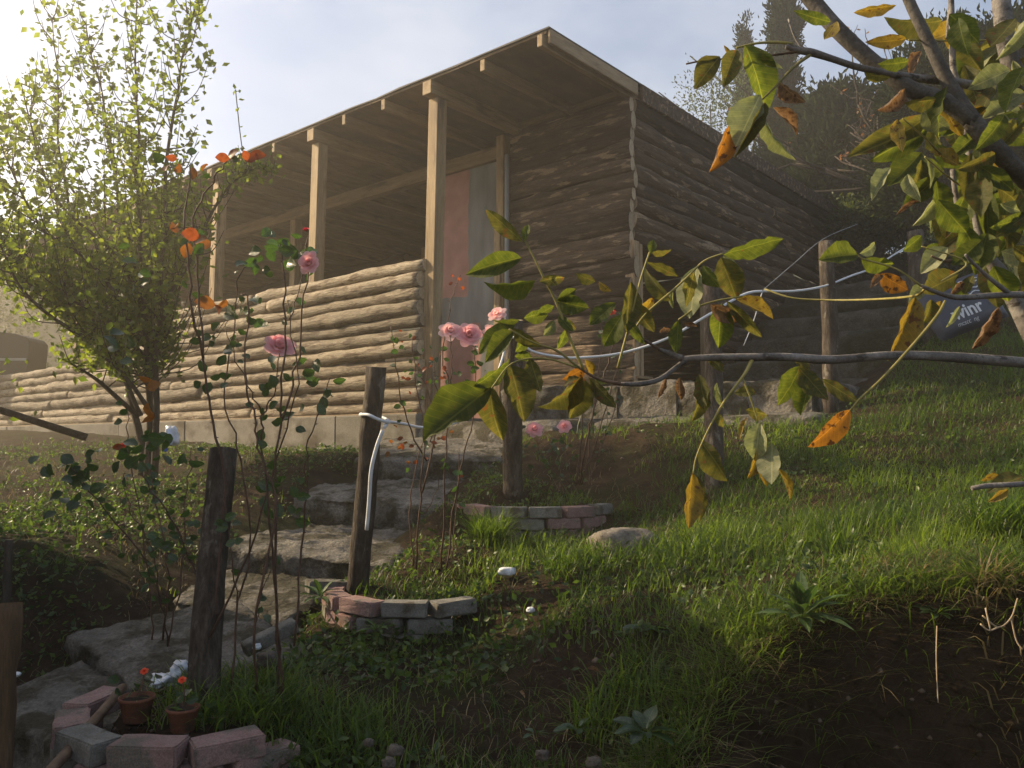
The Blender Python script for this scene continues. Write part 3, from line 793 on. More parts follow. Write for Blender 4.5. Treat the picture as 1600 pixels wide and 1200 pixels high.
stake = wood_post('stake', 'thin dark stake against the shaded bank at the left edge', (14, 843, 3.7), (10, 935, 3.7), .018, .016, mat='bark_dark', cat='stake')
stick = wood_post('leaning_stick', 'pale straight stick leaning across the lowest steps', (192, 1074, 2.75), (70, 1215, 2.25), .016, .014, mat='twig', cat='stick')
pole = wood_post('fallen_pole', 'dark pole slanting down in front of the log wall at the left edge', (-40, 628, 6.3), (105, 674, 6.6), .030, .024, mat='bark_dark', cat='pole')
plank = wood_post('branch_stick', 'short brown stick lying on the weedy slope left of the steps', (196, 818, 4.9), (155, 834, 4.9), .012, .010, mat='twig', cat='stick')

# white cable strung along the fence posts
cab_o = empty('cable', at(570, 650, 3.9)); tag(cab_o, 'white flat cable tied round the fence posts and sagging between them', 'cable')
def strand(name, pts, r, mat, parent, n=6, per=5):
    W = [Vector(p) for p in spline([at(*p) for p in pts], per)]
    mb = MB(); mb.tube([p - parent.location for p in W], r, n); return mb.build(name, M[mat], parent, smooth=True)
strand('strand', [(598, 672, 3.80), (588, 700, 3.80), (580, 735, 3.80), (577, 780, 3.83), (573, 828, 3.86)], .009, 'cable', cab_o)
strand('tie_loop', [(606, 660, 3.84), (590, 655, 3.78), (575, 648, 3.78), (563, 648, 3.86), (570, 646, 3.96), (590, 650, 3.97), (606, 657, 3.90), (600, 668, 3.80)], .008, 'cable', cab_o)
strand('strand', [(606, 659, 3.86), (630, 662, 4.0), (660, 668, 4.1), (700, 664, 4.3), (740, 644, 4.6), (770, 600, 4.8), (785, 560, 4.93), (793, 532, 4.95), (806, 526, 4.93)], .007, 'cable', cab_o)
strand('strand', [(806, 526, 4.93), (830, 548, 4.98), (870, 557, 5.0), (905, 559, 5.02), (970, 552, 5.05), (1040, 530, 5.02), (1090, 502, 5.02), (1112, 489, 5.03)], .0085, 'cable', cab_o)
strand('strand', [(1112, 489, 5.03), (1140, 472, 5.15), (1168, 458, 5.3), (1195, 455, 5.5), (1240, 455, 5.8), (1288, 447, 6.2), (1330, 431, 6.6), (1365, 418, 7.0), (1400, 396, 7.6), (1430, 378, 8.2)], .0085, 'cable', cab_o)
wire = empty('tie_wire', at(1290, 376, 6.25)); tag(wire, 'thin slack wire from the tall fence post down to the white cable', 'wire')
strand('strand', [(1190, 455, 5.45), (1240, 412, 5.8), (1287, 373, 6.24), (1340, 350, 7.2)], .0028, 'metal_grey', wire, 5)
strand('strand', [(1191, 456, 5.45), (1178, 500, 5.45), (1162, 540, 5.45)], .0035, 'cable', wire, 5)
string = empty('string', at(1300, 470, 4.2)); tag(string, 'thin yellow stem running level in front of the tall fence post', 'stem')
strand('strand', [(1195, 452, 2.25), (1240, 466, 2.2), (1300, 469, 2.15), (1360, 468, 2.0), (1425, 463, 1.7), (1445, 452, 1.63)], .0028, 'rachis', string, 5)

# ------------------------------------------------------------------ brick flower beds
def brick_mesh(mat, seed, L=.20, D=.10, H=.062):
    random.seed(seed)
    mb = MB(); mb.box((0, 0, 0), (L, D, H))
    me = mb.mesh('brick', M[mat])
    import bmesh
    bm = bmesh.new(); bm.from_mesh(me)
    bmesh.ops.bevel(bm, geom=bm.edges[:], offset=.005, segments=2, affect='EDGES')
    bmesh.ops.subdivide_edges(bm, edges=[e for e in bm.edges if e.calc_length() > .04], cuts=2, use_grid_fill=True)
    for v in bm.verts:
        v.co += Vector((noise.noise(v.co * 22 + Vector((seed, 0, 0))), noise.noise(v.co * 22 + Vector((0, seed, 5))), noise.noise(v.co * 22 + Vector((9, 0, seed))))) * .0045 + v.co.normalized() * .006 * min(0, noise.noise(v.co * 9 + Vector((seed * 3.1, 2, 1))))
    bm.to_mesh(me); bm.free()
    return me
BR = {m: [brick_mesh(m, s) for s in range(3)] for m in ('brick_pink', 'brick_grey')}
def bed(label, cx, cy, ztop, rad, a0, a1, courses, pattern, sy=1.0, tilt=0.0, L=.20):
    o = empty('brick_bed', (cx, cy, ztop)); tag(o, label, 'flower bed')
    step = (L + .008) / rad
    k = 0
    for c in range(courses):
        a = a0 + (step * .5 if c % 2 else 0)
        while a < a1:
            x, y = math.cos(a) * rad, math.sin(a) * rad * sy
            m = pattern[k % len(pattern)]; k += 1
            me = random.choice(BR['brick_pink' if m == 'p' else 'brick_grey'])
            b = link('brick', me, o)
            b.matrix_local = (Matrix.Translation((x, y, -.031 - c * .067 + tilt * x + random.uniform(-.004, .004))) @ Matrix.Rotation(a + math.pi / 2 + random.uniform(-.08, .08), 4, 'Z')
                              @ Matrix.Rotation(random.uniform(-.03, .03), 4, 'X') @ Matrix.Rotation(random.uniform(-.03, .03) - tilt, 4, 'Y') @ Matrix.Diagonal((L / .2 * random.uniform(.95, 1.0), 1, 1, 1)))
            a += step
    return o
R_ = math.radians
random.seed(3)
p = at(312, 1100, 2.70)
bed('low ring of pink and grey paving bricks round the thick post, bottom left', p.x, 2.72, at(330, 1152, 2.38).z, .37, R_(172), R_(330), 2, 'ppgpppgp')
bed('half ring of pink topped bricks at the foot of the cable-tied post', at(655, 930, 4.0).x, 4.02, at(650, 931, 3.75).z, .40, R_(178), R_(312), 3, 'pppgggpgg')
bed('curved wall of grey and reddish bricks round the middle rose bed', at(832, 800, 5.3).x, 5.32, at(832, 790, 4.95).z, .47, R_(176), R_(330), 3, 'gppggpggpg')
edge_b = link('edging_brick', BR['brick_grey'][0], None); edge_b.location = at(512, 917, 4.02); edge_b.rotation_euler = (0, .1, .5)
tag(edge_b, 'single grey brick lying between the steps and the cable-tied post bed', 'brick')

# flat board, rocks and litter
def lump(name, label, cat, px, py, Y, size, mat, seed=0, rough=.45, sub=3, flat=.6, rz=0.0, group=None):
    import bmesh
    bm = bmesh.new(); bmesh.ops.create_icosphere(bm, subdivisions=sub, radius=1.0)
    for v in bm.verts:
        n = v.co.normalized()
        v.co = n * (1 + rough * (noise.noise(n * 1.6 + Vector((seed, 0, 0))) + .6 * noise.noise(n * 4 + Vector((0, seed, 0)))))
        v.co = Vector((max(-1.0, min(1.0, v.co.x)), max(-1.0, min(1.0, v.co.y)), max(-.75, min(.85, v.co.z))))
        v.co = Vector((v.co.x * size[0], v.co.y * size[1], v.co.z * size[2]))
    me = bpy.data.meshes.new(name); bm.to_mesh(me); bm.free()
    me.materials.append(M[mat])
    me.polygons.foreach_set('use_smooth', [True] * len(me.polygons))
    o = link(name, me); o.location = at(px, py, Y); o.rotation_euler = (0, 0, rz)
    tag(o, label, cat, group); return o
def slab(name, label, cat, px, py, Y, size, mat, rot):
    mb = MB(); mb.box((0, 0, 0), size)
    o = mb.build(name, M[mat]); o.location = at(px, py, Y); o.rotation_euler = rot
    b = o.modifiers.new('bevel', 'BEVEL'); b.width = .008; b.segments = 2
    tag(o, label, cat); return o
lump('boulder', 'flat-sided brown stone block sunk in grass beside the middle brick bed', 'stone', 972, 862, 4.1, (.19, .13, .13), 'stone', 3.0, .30, 4, rz=-.25)
slab('concrete_offcut', 'pale concrete strip lying tilted behind the rose canes', 'offcut', 422, 995, 3.05, (.20, .055, .05), 'brick_grey', (.1, -.35, .55))
lump('rock', 'pale stone half buried among rose canes below the concrete strip', 'stone', 420, 1032, 2.9, (.04, .04, .035), 'pebble_big', 7, .5)
lump('rock', 'largest pale stone on bare soil near the bottom edge', 'stone', 618, 1172, 2.45, (.024, .021, .017), 'pebble_big', 9, .5)
lump('rock', 'small grey-white stone left of the pale stone near the bottom edge', 'stone', 576, 1160, 2.46, (.016, .015, .013), 'pebble_big', 11, .5)
lump('rock', 'grey stone at the very bottom edge below two pale stones', 'stone', 607, 1193, 2.4, (.02, .02, .018), 'pebble_big', 13, .5)
lump('rock', 'tan flat stone on the shaded soil at the bottom, right of the small weed', 'stone', 927, 1192, 2.33, (.022, .02, .016), 'pebble_big', 15, .5)
lump('rock', 'tan stone on the shaded soil left of the flat one', 'stone', 847, 1180, 2.36, (.02, .016, .016), 'pebble_big', 17, .5)
lump('crumpled_paper', 'crumpled white paper lying in grass between the two upper brick beds', 'litter', 792, 893, 3.85, (.042, .025, .022), 'print_white', 5, .5)
lump('crumpled_paper', 'small white scrap in shaded grass below the half ring bed', 'litter', 829, 953, 3.45, (.018, .015, .013), 'print_white', 8, .5)
lump('paper_scrap', 'white scrap lying on the concrete strip behind the rose canes', 'litter', 401, 1010, 3.0, (.016, .014, .013), 'print_white', 12, .5)
lump('white_cup_lid', 'white scrap on the lowest step beside the peeled log post', 'litter', 24, 1054, 3.3, (.022, .02, .010), 'print_white', 14, .2)
lump('plastic_bottle_bag', 'crumpled clear bluish plastic bag caught at the base of the leafy tree', 'plastic bag', 268, 682, 5.6, (.045, .05, .085), 'white_plastic', 16, .6, rz=.5)
lump('bottle_cap', 'small blue plastic cap below the crumpled clear bag', 'litter', 258, 703, 5.5, (.016, .014, .016), 'blue_plastic', 18, .2)
lump('plastic_sheet', 'torn white and blue plastic scrap behind the left flowerpot', 'plastic scrap', 256, 1062, 2.85, (.045, .05, .022), 'white_plastic', 20, .7, rz=.3)
lump('plastic_sheet', 'torn pale plastic scrap against the thick post behind flowerpots', 'plastic scrap', 281, 1046, 2.85, (.03, .035, .03), 'white_plastic', 23, .7, rz=.3)

# flowerpots
def pot(label, px, py, Y, r, hgt, seed):
    b = at(px, py, Y); b.z = max(b.z, ground(b.x, b.y) - .004)
    o = empty('flowerpot', b); tag(o, label, 'flowerpot', 'terracotta flowerpots')
    prof = [(r * .68, 0), (r * .72, .002), (r * .93, hgt * .86), (r * 1.0, hgt * .87), (r * 1.02, hgt), (r * .93, hgt), (r * .90, hgt * .82), (r * .2, hgt * .82)]
    n = 22; mb = MB()
    for (rr, z) in prof:
        for j in range(n): mb.v.append((rr * math.cos(2 * math.pi * j / n), rr * math.sin(2 * math.pi * j / n), z))
    for i in range(len(prof) - 1):
        for j in range(n):
            a, c = i * n + j, i * n + (j + 1) % n
            mb.f.append([a, c, c + n, a + n]); mb.m.append(0)
    mb.f.append(list(reversed(range(n)))); mb.m.append(0)
    mb.build('pot', M['terracotta'], o, smooth=True)
    mb = MB(); n = 14
    mb.v = [(0, 0, hgt * .88)] + [(r * .91 * math.cos(6.283 * j / n), r * .91 * math.sin(6.283 * j / n), hgt * (.83 + .03 * math.sin(j * 2.3))) for j in range(n)]
    mb.f = [[0, 1 + j, 1 + (j + 1) % n] for j in range(n)]; mb.m = [0] * n
    mb.build('soil', M['soil_pot'], o)
    return o
pot1 = pot('left terracotta flowerpot with a red flower by the leaning stick', 213, 1126, 2.55, .052, .072, 1)
pot2 = pot('right terracotta flowerpot standing inside the nearest brick ring', 285, 1152, 2.50, .047, .068, 2)

# printed sack lying on the slope
def sack():
    c = at(1500, 478, 7.7)
    o = empty('printed_sack', c); tag(o, 'dark navy plastic sack with white lettering lying on the grass slope', 'sack')
    o.rotation_euler = (0, 0, .15)
    W, H = .38, .26
    tilt = math.radians(20)
    def f(x, z):
        s = max(0, 1 - (x / W) ** 4) * max(0, 1 - (z / H) ** 4)
        return .10 * s ** .6 + .012 * noise.noise(Vector((x * 9, z * 9, 1))) * s
    n = 22; mb = MB()
    for side in (-1, 1):
        b = len(mb.v)
        for j in range(n + 1):
            for i in range(n + 1):
                x, z = W * (2 * i / n - 1), H * (2 * j / n - 1)
                mb.v.append((x, side * f(x, z), z))
        for j in range(n):
            for i in range(n):
                a = b + j * (n + 1) + i
                q = [a, a + 1, a + n + 2, a + n + 1]
                mb.f.append(q if side < 0 else q[::-1]); mb.m.append(0)
    Rm = Matrix.Rotation(-tilt, 4, 'Y') @ Matrix.Rotation(-.35, 4, 'X')
    sack_body = mb.build('body', M['navy_plastic'], o, smooth=True, matrix=Rm)
    def text(body, size, x0, z0, weight=0):
        cu = bpy.data.curves.new('lettering', 'FONT'); cu.body = body; cu.size = size; cu.offset = weight
        tmp = bpy.data.objects.new('lettering', cu); COL.objects.link(tmp)
        bpy.context.view_layer.update()
        me = bpy.data.meshes.new_from_object(tmp.evaluated_get(bpy.context.evaluated_depsgraph_get()))
        bpy.data.objects.remove(tmp)
        for v in me.vertices:
            x, z = x0 + v.co.x, z0 + v.co.y
            v.co = (x, -f(x, z) - .004, z)
        me.materials.clear(); me.materials.append(M['print_white'])
        link('lettering', me, sack_body)
    text('winr', .175, -.20, -.14, .004)
    text('mcscc  ng', .058, -.20, -.205)
    # pale folded lines printed near the mouth of the sack
    for k in range(4):
        mb = MB()
        for i in range(13):
            x = -.02 + .028 * i; z = .05 + .045 * k + .010 * math.sin(i * 1.4 + k)
            for dz in (0, .010): mb.v.append((x, -f(x, z + dz) - .004, z + dz))
        mb.f = [[2 * i, 2 * i + 2, 2 * i + 3, 2 * i + 1] for i in range(12)]; mb.m = [0] * 12
        mb.build('printed_line', M['print_white'], sack_body)
sack()

# board box added out of view on the left to shade the lower garden
def shade_box():
    x0, x1, y0, y1 = -6.8, -3.55, 1.0, 4.62
    zb = 0.2
    o = empty('shade_box', ((x0 + x1) / 2, (y0 + y1) / 2, zb)); tag(o, 'plain roofed board box added unseen left of the garden to cast shade', 'shade_box')
    cx, cy = (x0 + x1) / 2, (y0 + y1) / 2
    n = 16
    for k in range(n):
        w = (x1 - x0) / n
        for y in (y0, y1):
            timber('board', (x0 + w * (k + .5) - cx, y - cy, 1.5), (w - .01, .03, 3.2), 'timber', parent=o, bev=.003)
        w = (y1 - y0) / n
        for x in (x0, x1):
            timber('board', (x - cx, y0 + w * (k + .5) - cy, 1.5), (.03, w - .01, 3.2), 'timber', parent=o, bev=.003)
    timber('roof', (0, 0, 3.2), (x1 - x0 + .4, y1 - y0 + .1, .06), 'board', parent=o)
shade_box()

# ------------------------------------------------------------------ foliage materials
M['pear_leaf'] = leaf_mat('pear_leaf', (.055, .088, .016), (.120, .155, .030), (2.7, 2.6, 1.1), tint=True, mixf=.55, rough=.42, noise_scale=3, rand=0)
M['conifer'] = leaf_mat('conifer', (.008, .015, .004), (.026, .038, .010), (1.5, 1.5, .8), tint=True, mixf=.2, rough=.9, noise_scale=2, rand=0, spec=.05)
M['bush_leaf'] = leaf_mat('bush_leaf', (.030, .050, .014), (.085, .105, .028), (2.0, 2.0, 1.0), tint=True, mixf=.35, rough=.5, noise_scale=2, rand=0)
M['dry_leaf_small'] = leaf_mat('dry_leaf_small', (.10, .06, .03), (.24, .13, .06), (1.8, 1.4, .9), tint=True, mixf=.35, rough=.6, noise_scale=2, rand=0)
M['grass'] = leaf_mat('grass', (.045, .082, .014), (.128, .182, .032), (2.3, 2.3, 1.0), tint=True, mixf=.48, rough=.45, noise_scale=1.2, rand=0)
M['grass_dry'] = leaf_mat('grass_dry', (.16, .125, .06), (.33, .27, .15), (1.4, 1.3, .9), tint=True, mixf=.35, rough=.6, noise_scale=3, rand=0)
M['weed'] = leaf_mat('weed', (.030, .058, .018), (.085, .125, .035), (2.1, 2.2, 1.0), tint=True, mixf=.38, rough=.42, noise_scale=3, rand=0)
M['wal_green'] = leaf_mat('wal_green', (.042, .060, .014), (.088, .102, .023), (2.2, 2.2, 1.0), spots=(.10, .055, .02), veins=True, mixf=.5, rough=.62, spec=.2, spot_at=(.70, .73))
M['wal_olive'] = leaf_mat('wal_olive', (.054, .060, .018), (.104, .100, .030), (2.0, 1.85, 1.0), spots=(.13, .065, .025), veins=True, mixf=.47, rough=.62, spec=.2, spot_at=(.62, .67))
M['wal_yellow'] = leaf_mat('wal_yellow', (.16, .125, .02), (.27, .195, .028), (1.5, 1.35, .9), spots=(.11, .055, .02), veins=True, mixf=.42, spot_at=(.60, .64))
M['wal_orange'] = leaf_mat('wal_orange', (.25, .13, .02), (.36, .18, .025), (1.4, 1.15, .8), spots=(.07, .035, .018), veins=True, mixf=.45, spot_at=(.57, .63))
M['wal_pale'] = leaf_mat('wal_pale', (.17, .185, .095), (.28, .285, .155), (1.4, 1.5, .9), spots=(.16, .11, .05), veins=True, mixf=.35, spot_at=(.68, .72), rough=.6)
M['wal_brown'] = leaf_mat('wal_brown', (.12, .075, .042), (.24, .155, .09), (1.4, 1.2, .8), spots=(.07, .035, .018), veins=True, mixf=.35, spot_at=(.55, .65), rough=.65)
M['rose_green'] = leaf_mat('rose_green', (.018, .042, .018), (.045, .075, .028), (2.4, 2.8, .9), veins=True, mixf=.30, rough=.32, spec=.5)
M['rose_red'] = leaf_mat('rose_red', (.15, .045, .02), (.26, .08, .03), (1.5, 1.1, .6), mixf=.5, rough=.4, noise_scale=5)
M['rose_orange'] = leaf_mat('rose_orange', (.16, .075, .02), (.26, .12, .03), (1.4, 1.1, .6), mixf=.5, rough=.4, noise_scale=5)
M['petal'] = leaf_mat('petal', (.84, .48, .52), (.90, .62, .63), (1.15, .95, .92), mixf=.55, rough=.55, noise_scale=4, rand=.1)
M['petal_pale'] = leaf_mat('petal_pale', (.84, .56, .56), (.90, .68, .65), (1.1, .98, .95), mixf=.55, rough=.55, noise_scale=4, rand=.1)
M['petal_red'] = leaf_mat('petal_red', (.50, .02, .045), (.62, .05, .08), (1.2, .8, .8), mixf=.3, rough=.5, noise_scale=4, rand=.1)
M['petal_orange'] = leaf_mat('petal_orange', (.70, .05, .02), (.75, .12, .03), (1.2, .8, .8), mixf=.3, rough=.5, noise_scale=4, rand=.1)

# ------------------------------------------------------------------ small-leaf clouds
def unit(v):
    return v / np.maximum(np.linalg.norm(v, axis=-1, keepdims=True), 1e-9)
def leaf_cloud(name, P, D, size, mat, parent=None, width=.55, tint=None, fold=.18, nrm=None):
    """P positions (n,3), D leaf directions (n,3), size (n,): one folded five-point leaf each"""
    n = len(P)
    D = unit(D)
    if nrm is None: nrm = RNG.normal(size=(n, 3)) + np.array([0, 0, .8])
    S = unit(np.cross(D, nrm)); U = np.cross(S, D)
    size = size[:, None]
    w = size * width * .5
    V = np.stack([P, P + D * size * .42 - S * w, P + D * size * .42 - U * size * fold, P + D * size * .42 + S * w, P + D * size - U * size * fold * .4], 1)
    b = (np.arange(n) * 5)[:, None]
    F = np.concatenate([b + np.array([0, 1, 2]), b + np.array([0, 2, 3]), b + np.array([1, 4, 2]), b + np.array([2, 4, 3])], 0)
    t = RNG.random(n) if tint is None else tint
    me = np_mesh(name, V.reshape(-1, 3), F, mat, False, np.repeat(t, 5))
    return link(name, me, parent)

# ------------------------------------------------------------------ leafy pear tree on the left
def pear_tree():
    base = at(238, 712, 6.7); base.z = ground(base.x, base.y)
    o = empty('pear_tree', base)
    tag(o, 'tall leafy young fruit tree in front of the log parapet, left of the picture', 'tree')
    Yc = 6.7
    rnd = random.Random(5)
    # stems: pixel polylines with distance, radius start
    stems = [[(232, 720, 6.7), (236, 640, 6.68), (228, 540, 6.65), (222, 430, 6.6), (214, 300, 6.6), (212, 160, 6.6), (216, -30, 6.55)],
             [(240, 720, 6.66), (246, 620, 6.6), (250, 520, 6.55), (256, 400, 6.5), (262, 260, 6.45), (285, 90, 6.4), (318, -30, 6.4)],
             [(222, 720, 6.75), (205, 620, 6.85), (190, 560, 6.95), (160, 470, 7.1), (120, 380, 7.2), (95, 240, 7.2), (82, 30, 7.2)],
             [(236, 720, 6.72), (240, 600, 6.9), (228, 480, 7.1), (190, 330, 7.25), (165, 180, 7.3), (135, 38, 7.35)],
             [(222, 650, 6.8), (175, 560, 6.7), (110, 500, 6.6), (40, 430, 6.5), (-20, 330, 6.45), (-40, 180, 6.4)],
             [(238, 560, 6.6), (262, 470, 6.5), (300, 400, 6.45), (338, 320, 6.4), (385, 268, 6.4), (428, 262, 6.4)],
             [(190, 560, 6.95), (140, 520, 6.8), (80, 460, 6.7), (10, 420, 6.6), (-70, 380, 6.6)],
             [(228, 480, 6.7), (180, 400, 6.6), (80, 300, 6.5), (30, 130, 6.5)],
             [(190, 560, 6.9), (110, 480, 7.1), (40, 440, 7.2), (-10, 300, 7.3), (20, 180, 7.3)], [(205, 600, 6.8), (130, 530, 6.5), (60, 480, 6.3), (10, 400, 6.2), (-30, 300, 6.2)], [(228, 540, 6.65), (180, 470, 7.2), (130, 330, 7.5), (60, 220, 7.6), (50, 150, 7.6)],
             [(215, 650, 6.75), (165, 600, 6.5), (120, 575, 6.4), (92, 560, 6.35)], [(240, 650, 6.6), (205, 600, 6.35), (175, 570, 6.3), (150, 550, 6.3)], [(228, 560, 6.7), (170, 500, 6.4), (115, 470, 6.3), (85, 440, 6.3)],
             [(205, 600, 6.8), (120, 470, 7.0), (20, 380, 7.1), (-60, 280, 7.2)], [(228, 540, 6.65), (150, 420, 6.4), (60, 350, 6.3), (0, 220, 6.3)]]
    SP = []
    LP, LD, LS = [], [], []
    def leaf(p, sp, s0=.044, s1=.082, keep=False):
        if not keep:
            u_, v_ = 800 + FPX * p.x / p.y, HORIZON - FPX * (p.z - EYE) / p.y
            if u_ > 318 + rnd.uniform(-25, 15) and v_ > 215: return
            if v_ > 560 + rnd.uniform(0, 60) + .1 * (150 - u_): return
            if u_ > 270 and v_ > 430: return
            if u_ < 78 and 485 < v_ < 600: return
        LP.append((p.x + rnd.gauss(0, sp), p.y + rnd.gauss(0, sp), p.z + rnd.gauss(0, sp)))
        LD.append((rnd.gauss(0, 1), rnd.gauss(0, 1), rnd.gauss(-.25, .8))); LS.append(rnd.uniform(s0, s1))
    for k, s in enumerate(stems):
        P = [Vector(p) for p in spline([at(*q) for q in s], 6)]
        if k < 4: P[0].z = base.z - .1
        P = [p + Vector((noise.noise(p * 3 + Vector((k, 0, 0))), noise.noise(p * 3 + Vector((0, k, 9))), 0)) * .035 for p in P]
        SP.append(P); r0 = .027 if k < 4 else .017
        mb = MB(); mb.tube([p - base for p in P], [r0 * (1 - i / len(P)) ** .9 + .003 for i in range(len(P))], 7, wob=.2, seed=k)
        mb.build('stem' if k < 4 else 'branch', M['bark_dark'], o, smooth=True)
    # side shoots: rise from the stems and carry the leaves
    nsh = 0
    for k, P in enumerate(SP):
        n = len(P)
        for i in range(int(n * .22), n):
            for _ in range(1 if k >= 6 else (2 if i % 3 else 3)):
                b = P[i]
                L = rnd.uniform(.35, 1.0) * (1.15 - .75 * i / n) * (.5 if k == 5 else 1)
                out = Vector((rnd.gauss(0, .75), rnd.gauss(0, .75), rnd.uniform(.25, 1.1))).normalized()
                q = b + out * L * .5 + Vector((0, 0, -.02)); t = b + out * L * .8 + Vector((0, 0, L * .35))
                u_, v_ = 800 + FPX * t.x / t.y, HORIZON - FPX * (t.z - EYE) / t.y
                if v_ > 610 or (u_ < 80 and 480 < v_ < 610): continue
                S = [Vector(p) for p in spline([b, q, t], 5)]
                nsh += 1
                mb = MB(); mb.tube([p - base for p in S], [.006, .0055, .005, .0045, .004, .0038, .0035, .003, .0028, .0025, .002][:len(S)], 4)
                mb.build('shoot', M['bark_dark'], o, smooth=True)
                m = int(L * rnd.uniform(30, 54))
                for _ in range(m):
                    f = rnd.random() ** .8 * (len(S) - 1.001); a = int(f)
                    leaf(S[a].lerp(S[a + 1], f - a), .045, keep=(k == 5 and i > n * .62))
        for i in range(int(n * .7), n):
            for _ in range(5): leaf(P[i], .035, .04, .07, keep=(k == 5))
    # the lone shoot above the roof line
    S = [Vector(p) for p in spline([at(385, 268, 6.4), at(376, 215, 6.4), at(368, 140, 6.4)], 5)]
    mb = MB(); mb.tube([p - base for p in S], .004, 4); mb.build('shoot', M['bark_dark'], o)
    for f in (2, 5, 6, 8, 9, 10, 10, 10, 10): leaf(S[f], .02, .04, .06, keep=True)
    # lower crown clumps round the boughs
    for _ in range(70):
        P = rnd.choice(SP); c = P[rnd.randrange(int(len(P) * .22), int(len(P) * .72))] + Vector((rnd.gauss(0, .30), rnd.gauss(0, .35), rnd.gauss(.05, .28)))
        pxz = (c.x / c.y, (c.z - EYE) / c.y)
        if pxz[0] > -.37 and pxz[1] < .18: continue
        if pxz[1] < .10 and pxz[0] > -.55: continue
        for _ in range(rnd.randint(16, 34)): leaf(c, .12)
    LP = np.array(LP) - np.array(base)
    leaf_cloud('crown', LP, np.array(LD), np.array(LS), M['pear_leaf'], o, width=.66)['kind'] = 'stuff'
pear_tree()

# ------------------------------------------------------------------ trees and shrubs up the slope on the right
def clump_tree(name, label, base_px, Y, blobs, leaf, n, mat, trunk=None, cat='tree', width=.35, clump=.22, group=None, up=.3, shell=.75):
    """blobs: (px, py, rx, ry) crown parts in the photograph at distance Y; leaves sit in clumps near the shell"""
    bp = at(base_px[0], base_px[1], Y); bp.z = ground(bp.x, bp.y)
    o = empty(name, bp); tag(o, label, cat, group)
    P, D = [], []
    area = sum(b[2] * b[3] for b in blobs)
    for (cx, cy, rx_, ry_) in blobs:
        c = np.array(at(cx, cy, Y)); s = Y / FPX
        k = max(4, int(n * rx_ * ry_ / area / 60))
        v = unit(RNG.normal(size=(k, 3))); r = shell + (1 - shell) * RNG.random(k)[:, None]
        r *= (.75 + .5 * RNG.random(k))[:, None]
        cc_ = c + v * r * np.array([rx_ * s, rx_ * s, ry_ * s])
        p = np.repeat(cc_, 60, 0) + RNG.normal(size=(k * 60, 3)) * clump
        P.append(p); D.append(unit(p - c) + RNG.normal(size=p.shape) * .7 + np.array([0, 0, up]))
    P, D = np.concatenate(P) - np.array(bp), np.concatenate(D)
    leaf_cloud('crown', P, D, RNG.uniform(.6, 1.3, len(P)) * leaf, mat, o, width=width)['kind'] = 'stuff'
    cx, cy = blobs[0][0], blobs[0][1]
    T = at(cx, cy, Y) - bp
    mb = MB(); pts = [Vector((0, 0, -.3)), T * .4 + Vector((.05, 0, 0)), T]
    mb.tube([Vector(p) for p in spline(pts, 4)], [(trunk or .12) * (1 - .09 * i) for i in range(9)], 7); mb.build('trunk', M['bark_dark'], o, smooth=True)
    for k in range(5):
        a = T * (.35 + .13 * k); q = a + Vector((math.cos(k * 2.4), math.sin(k * 2.4), .8)) * (.35 * T.length * .6)
        mb = MB(); mb.tube([a, (a + q) / 2 + Vector((0, 0, .05)), q], [.04, .03, .012], 5); mb.build('branch', M['bark_dark'], o)
    return o
clump_tree('cypress_tree', 'tall dark columnar cypress rising above the cabin roof on the right', (1222, 300), 15,
           [(1222, 150, 26, 120), (1226, 40, 24, 70), (1230, -50, 22, 60), (1216, 240, 30, 70)], .10, 30000, M['conifer'], .14, clump=.07, up=1.2, shell=.2)
clump_tree('cypress_tree', 'slim pale cypress left of the taller cypress behind the roof', (1163, 300), 18,
           [(1163, 110, 12, 60), (1162, 60, 7, 35), (1164, 180, 14, 60)], .10, 6000, M['conifer'], .10, clump=.07, up=1.2, shell=.2)
clump_tree('juniper_tree', 'broad dark evergreen tree right of the cypress above the side wall', (1330, 420), 13.6,
           [(1330, 250, 75, 90), (1290, 300, 45, 60), (1370, 215, 60, 60), (1385, 300, 60, 80), (1310, 180, 40, 40)], .15, 80000, M['conifer'], .16, clump=.15, shell=.12)
clump_tree('evergreen_tree', 'dark evergreen tree at the upper right behind the walnut leaves', (1480, 420), 10.5,
           [(1460, 150, 70, 90), (1520, 220, 80, 110), (1440, 290, 60, 80), (1560, 120, 70, 90)], .11, 80000, M['conifer'], .13, clump=.13, shell=.12)
clump_tree('evergreen_tree', 'dark evergreen tree at the far right edge behind the walnut branches', (1650, 420), 11.5,
           [(1640, 120, 90, 120), (1680, 260, 90, 110), (1600, 300, 70, 90), (1640, 380, 80, 70)], .12, 60000, M['conifer'], .13, clump=.14, shell=.12)
clump_tree('shrub', 'thin leafy shrub against the sky just above the side wall roof edge', (1110, 320), 17,
           [(1110, 165, 42, 42), (1150, 140, 30, 40), (1130, 200, 40, 40), (1180, 190, 40, 50)], .07, 3600, M['bush_leaf'], .05, cat='shrub', width=.5, clump=.22)
clump_tree('shrub', 'low green undergrowth on the slope between side wall and evergreen', (1370, 410), 11.5,
           [(1370, 362, 40, 24), (1420, 345, 50, 30), (1330, 345, 35, 22)], .06, 7000, M['bush_leaf'], .03, cat='shrub', width=.5, clump=.09)
clump_tree('shrub', 'leafy undergrowth on the slope at the right edge behind the walnut stems', (1540, 450), 10.0,
           [(1540, 395, 60, 40), (1600, 420, 60, 50), (1480, 385, 45, 25), (1660, 400, 60, 50)], .06, 9000, M['bush_leaf'], .03, cat='shrub', width=.5, clump=.10)

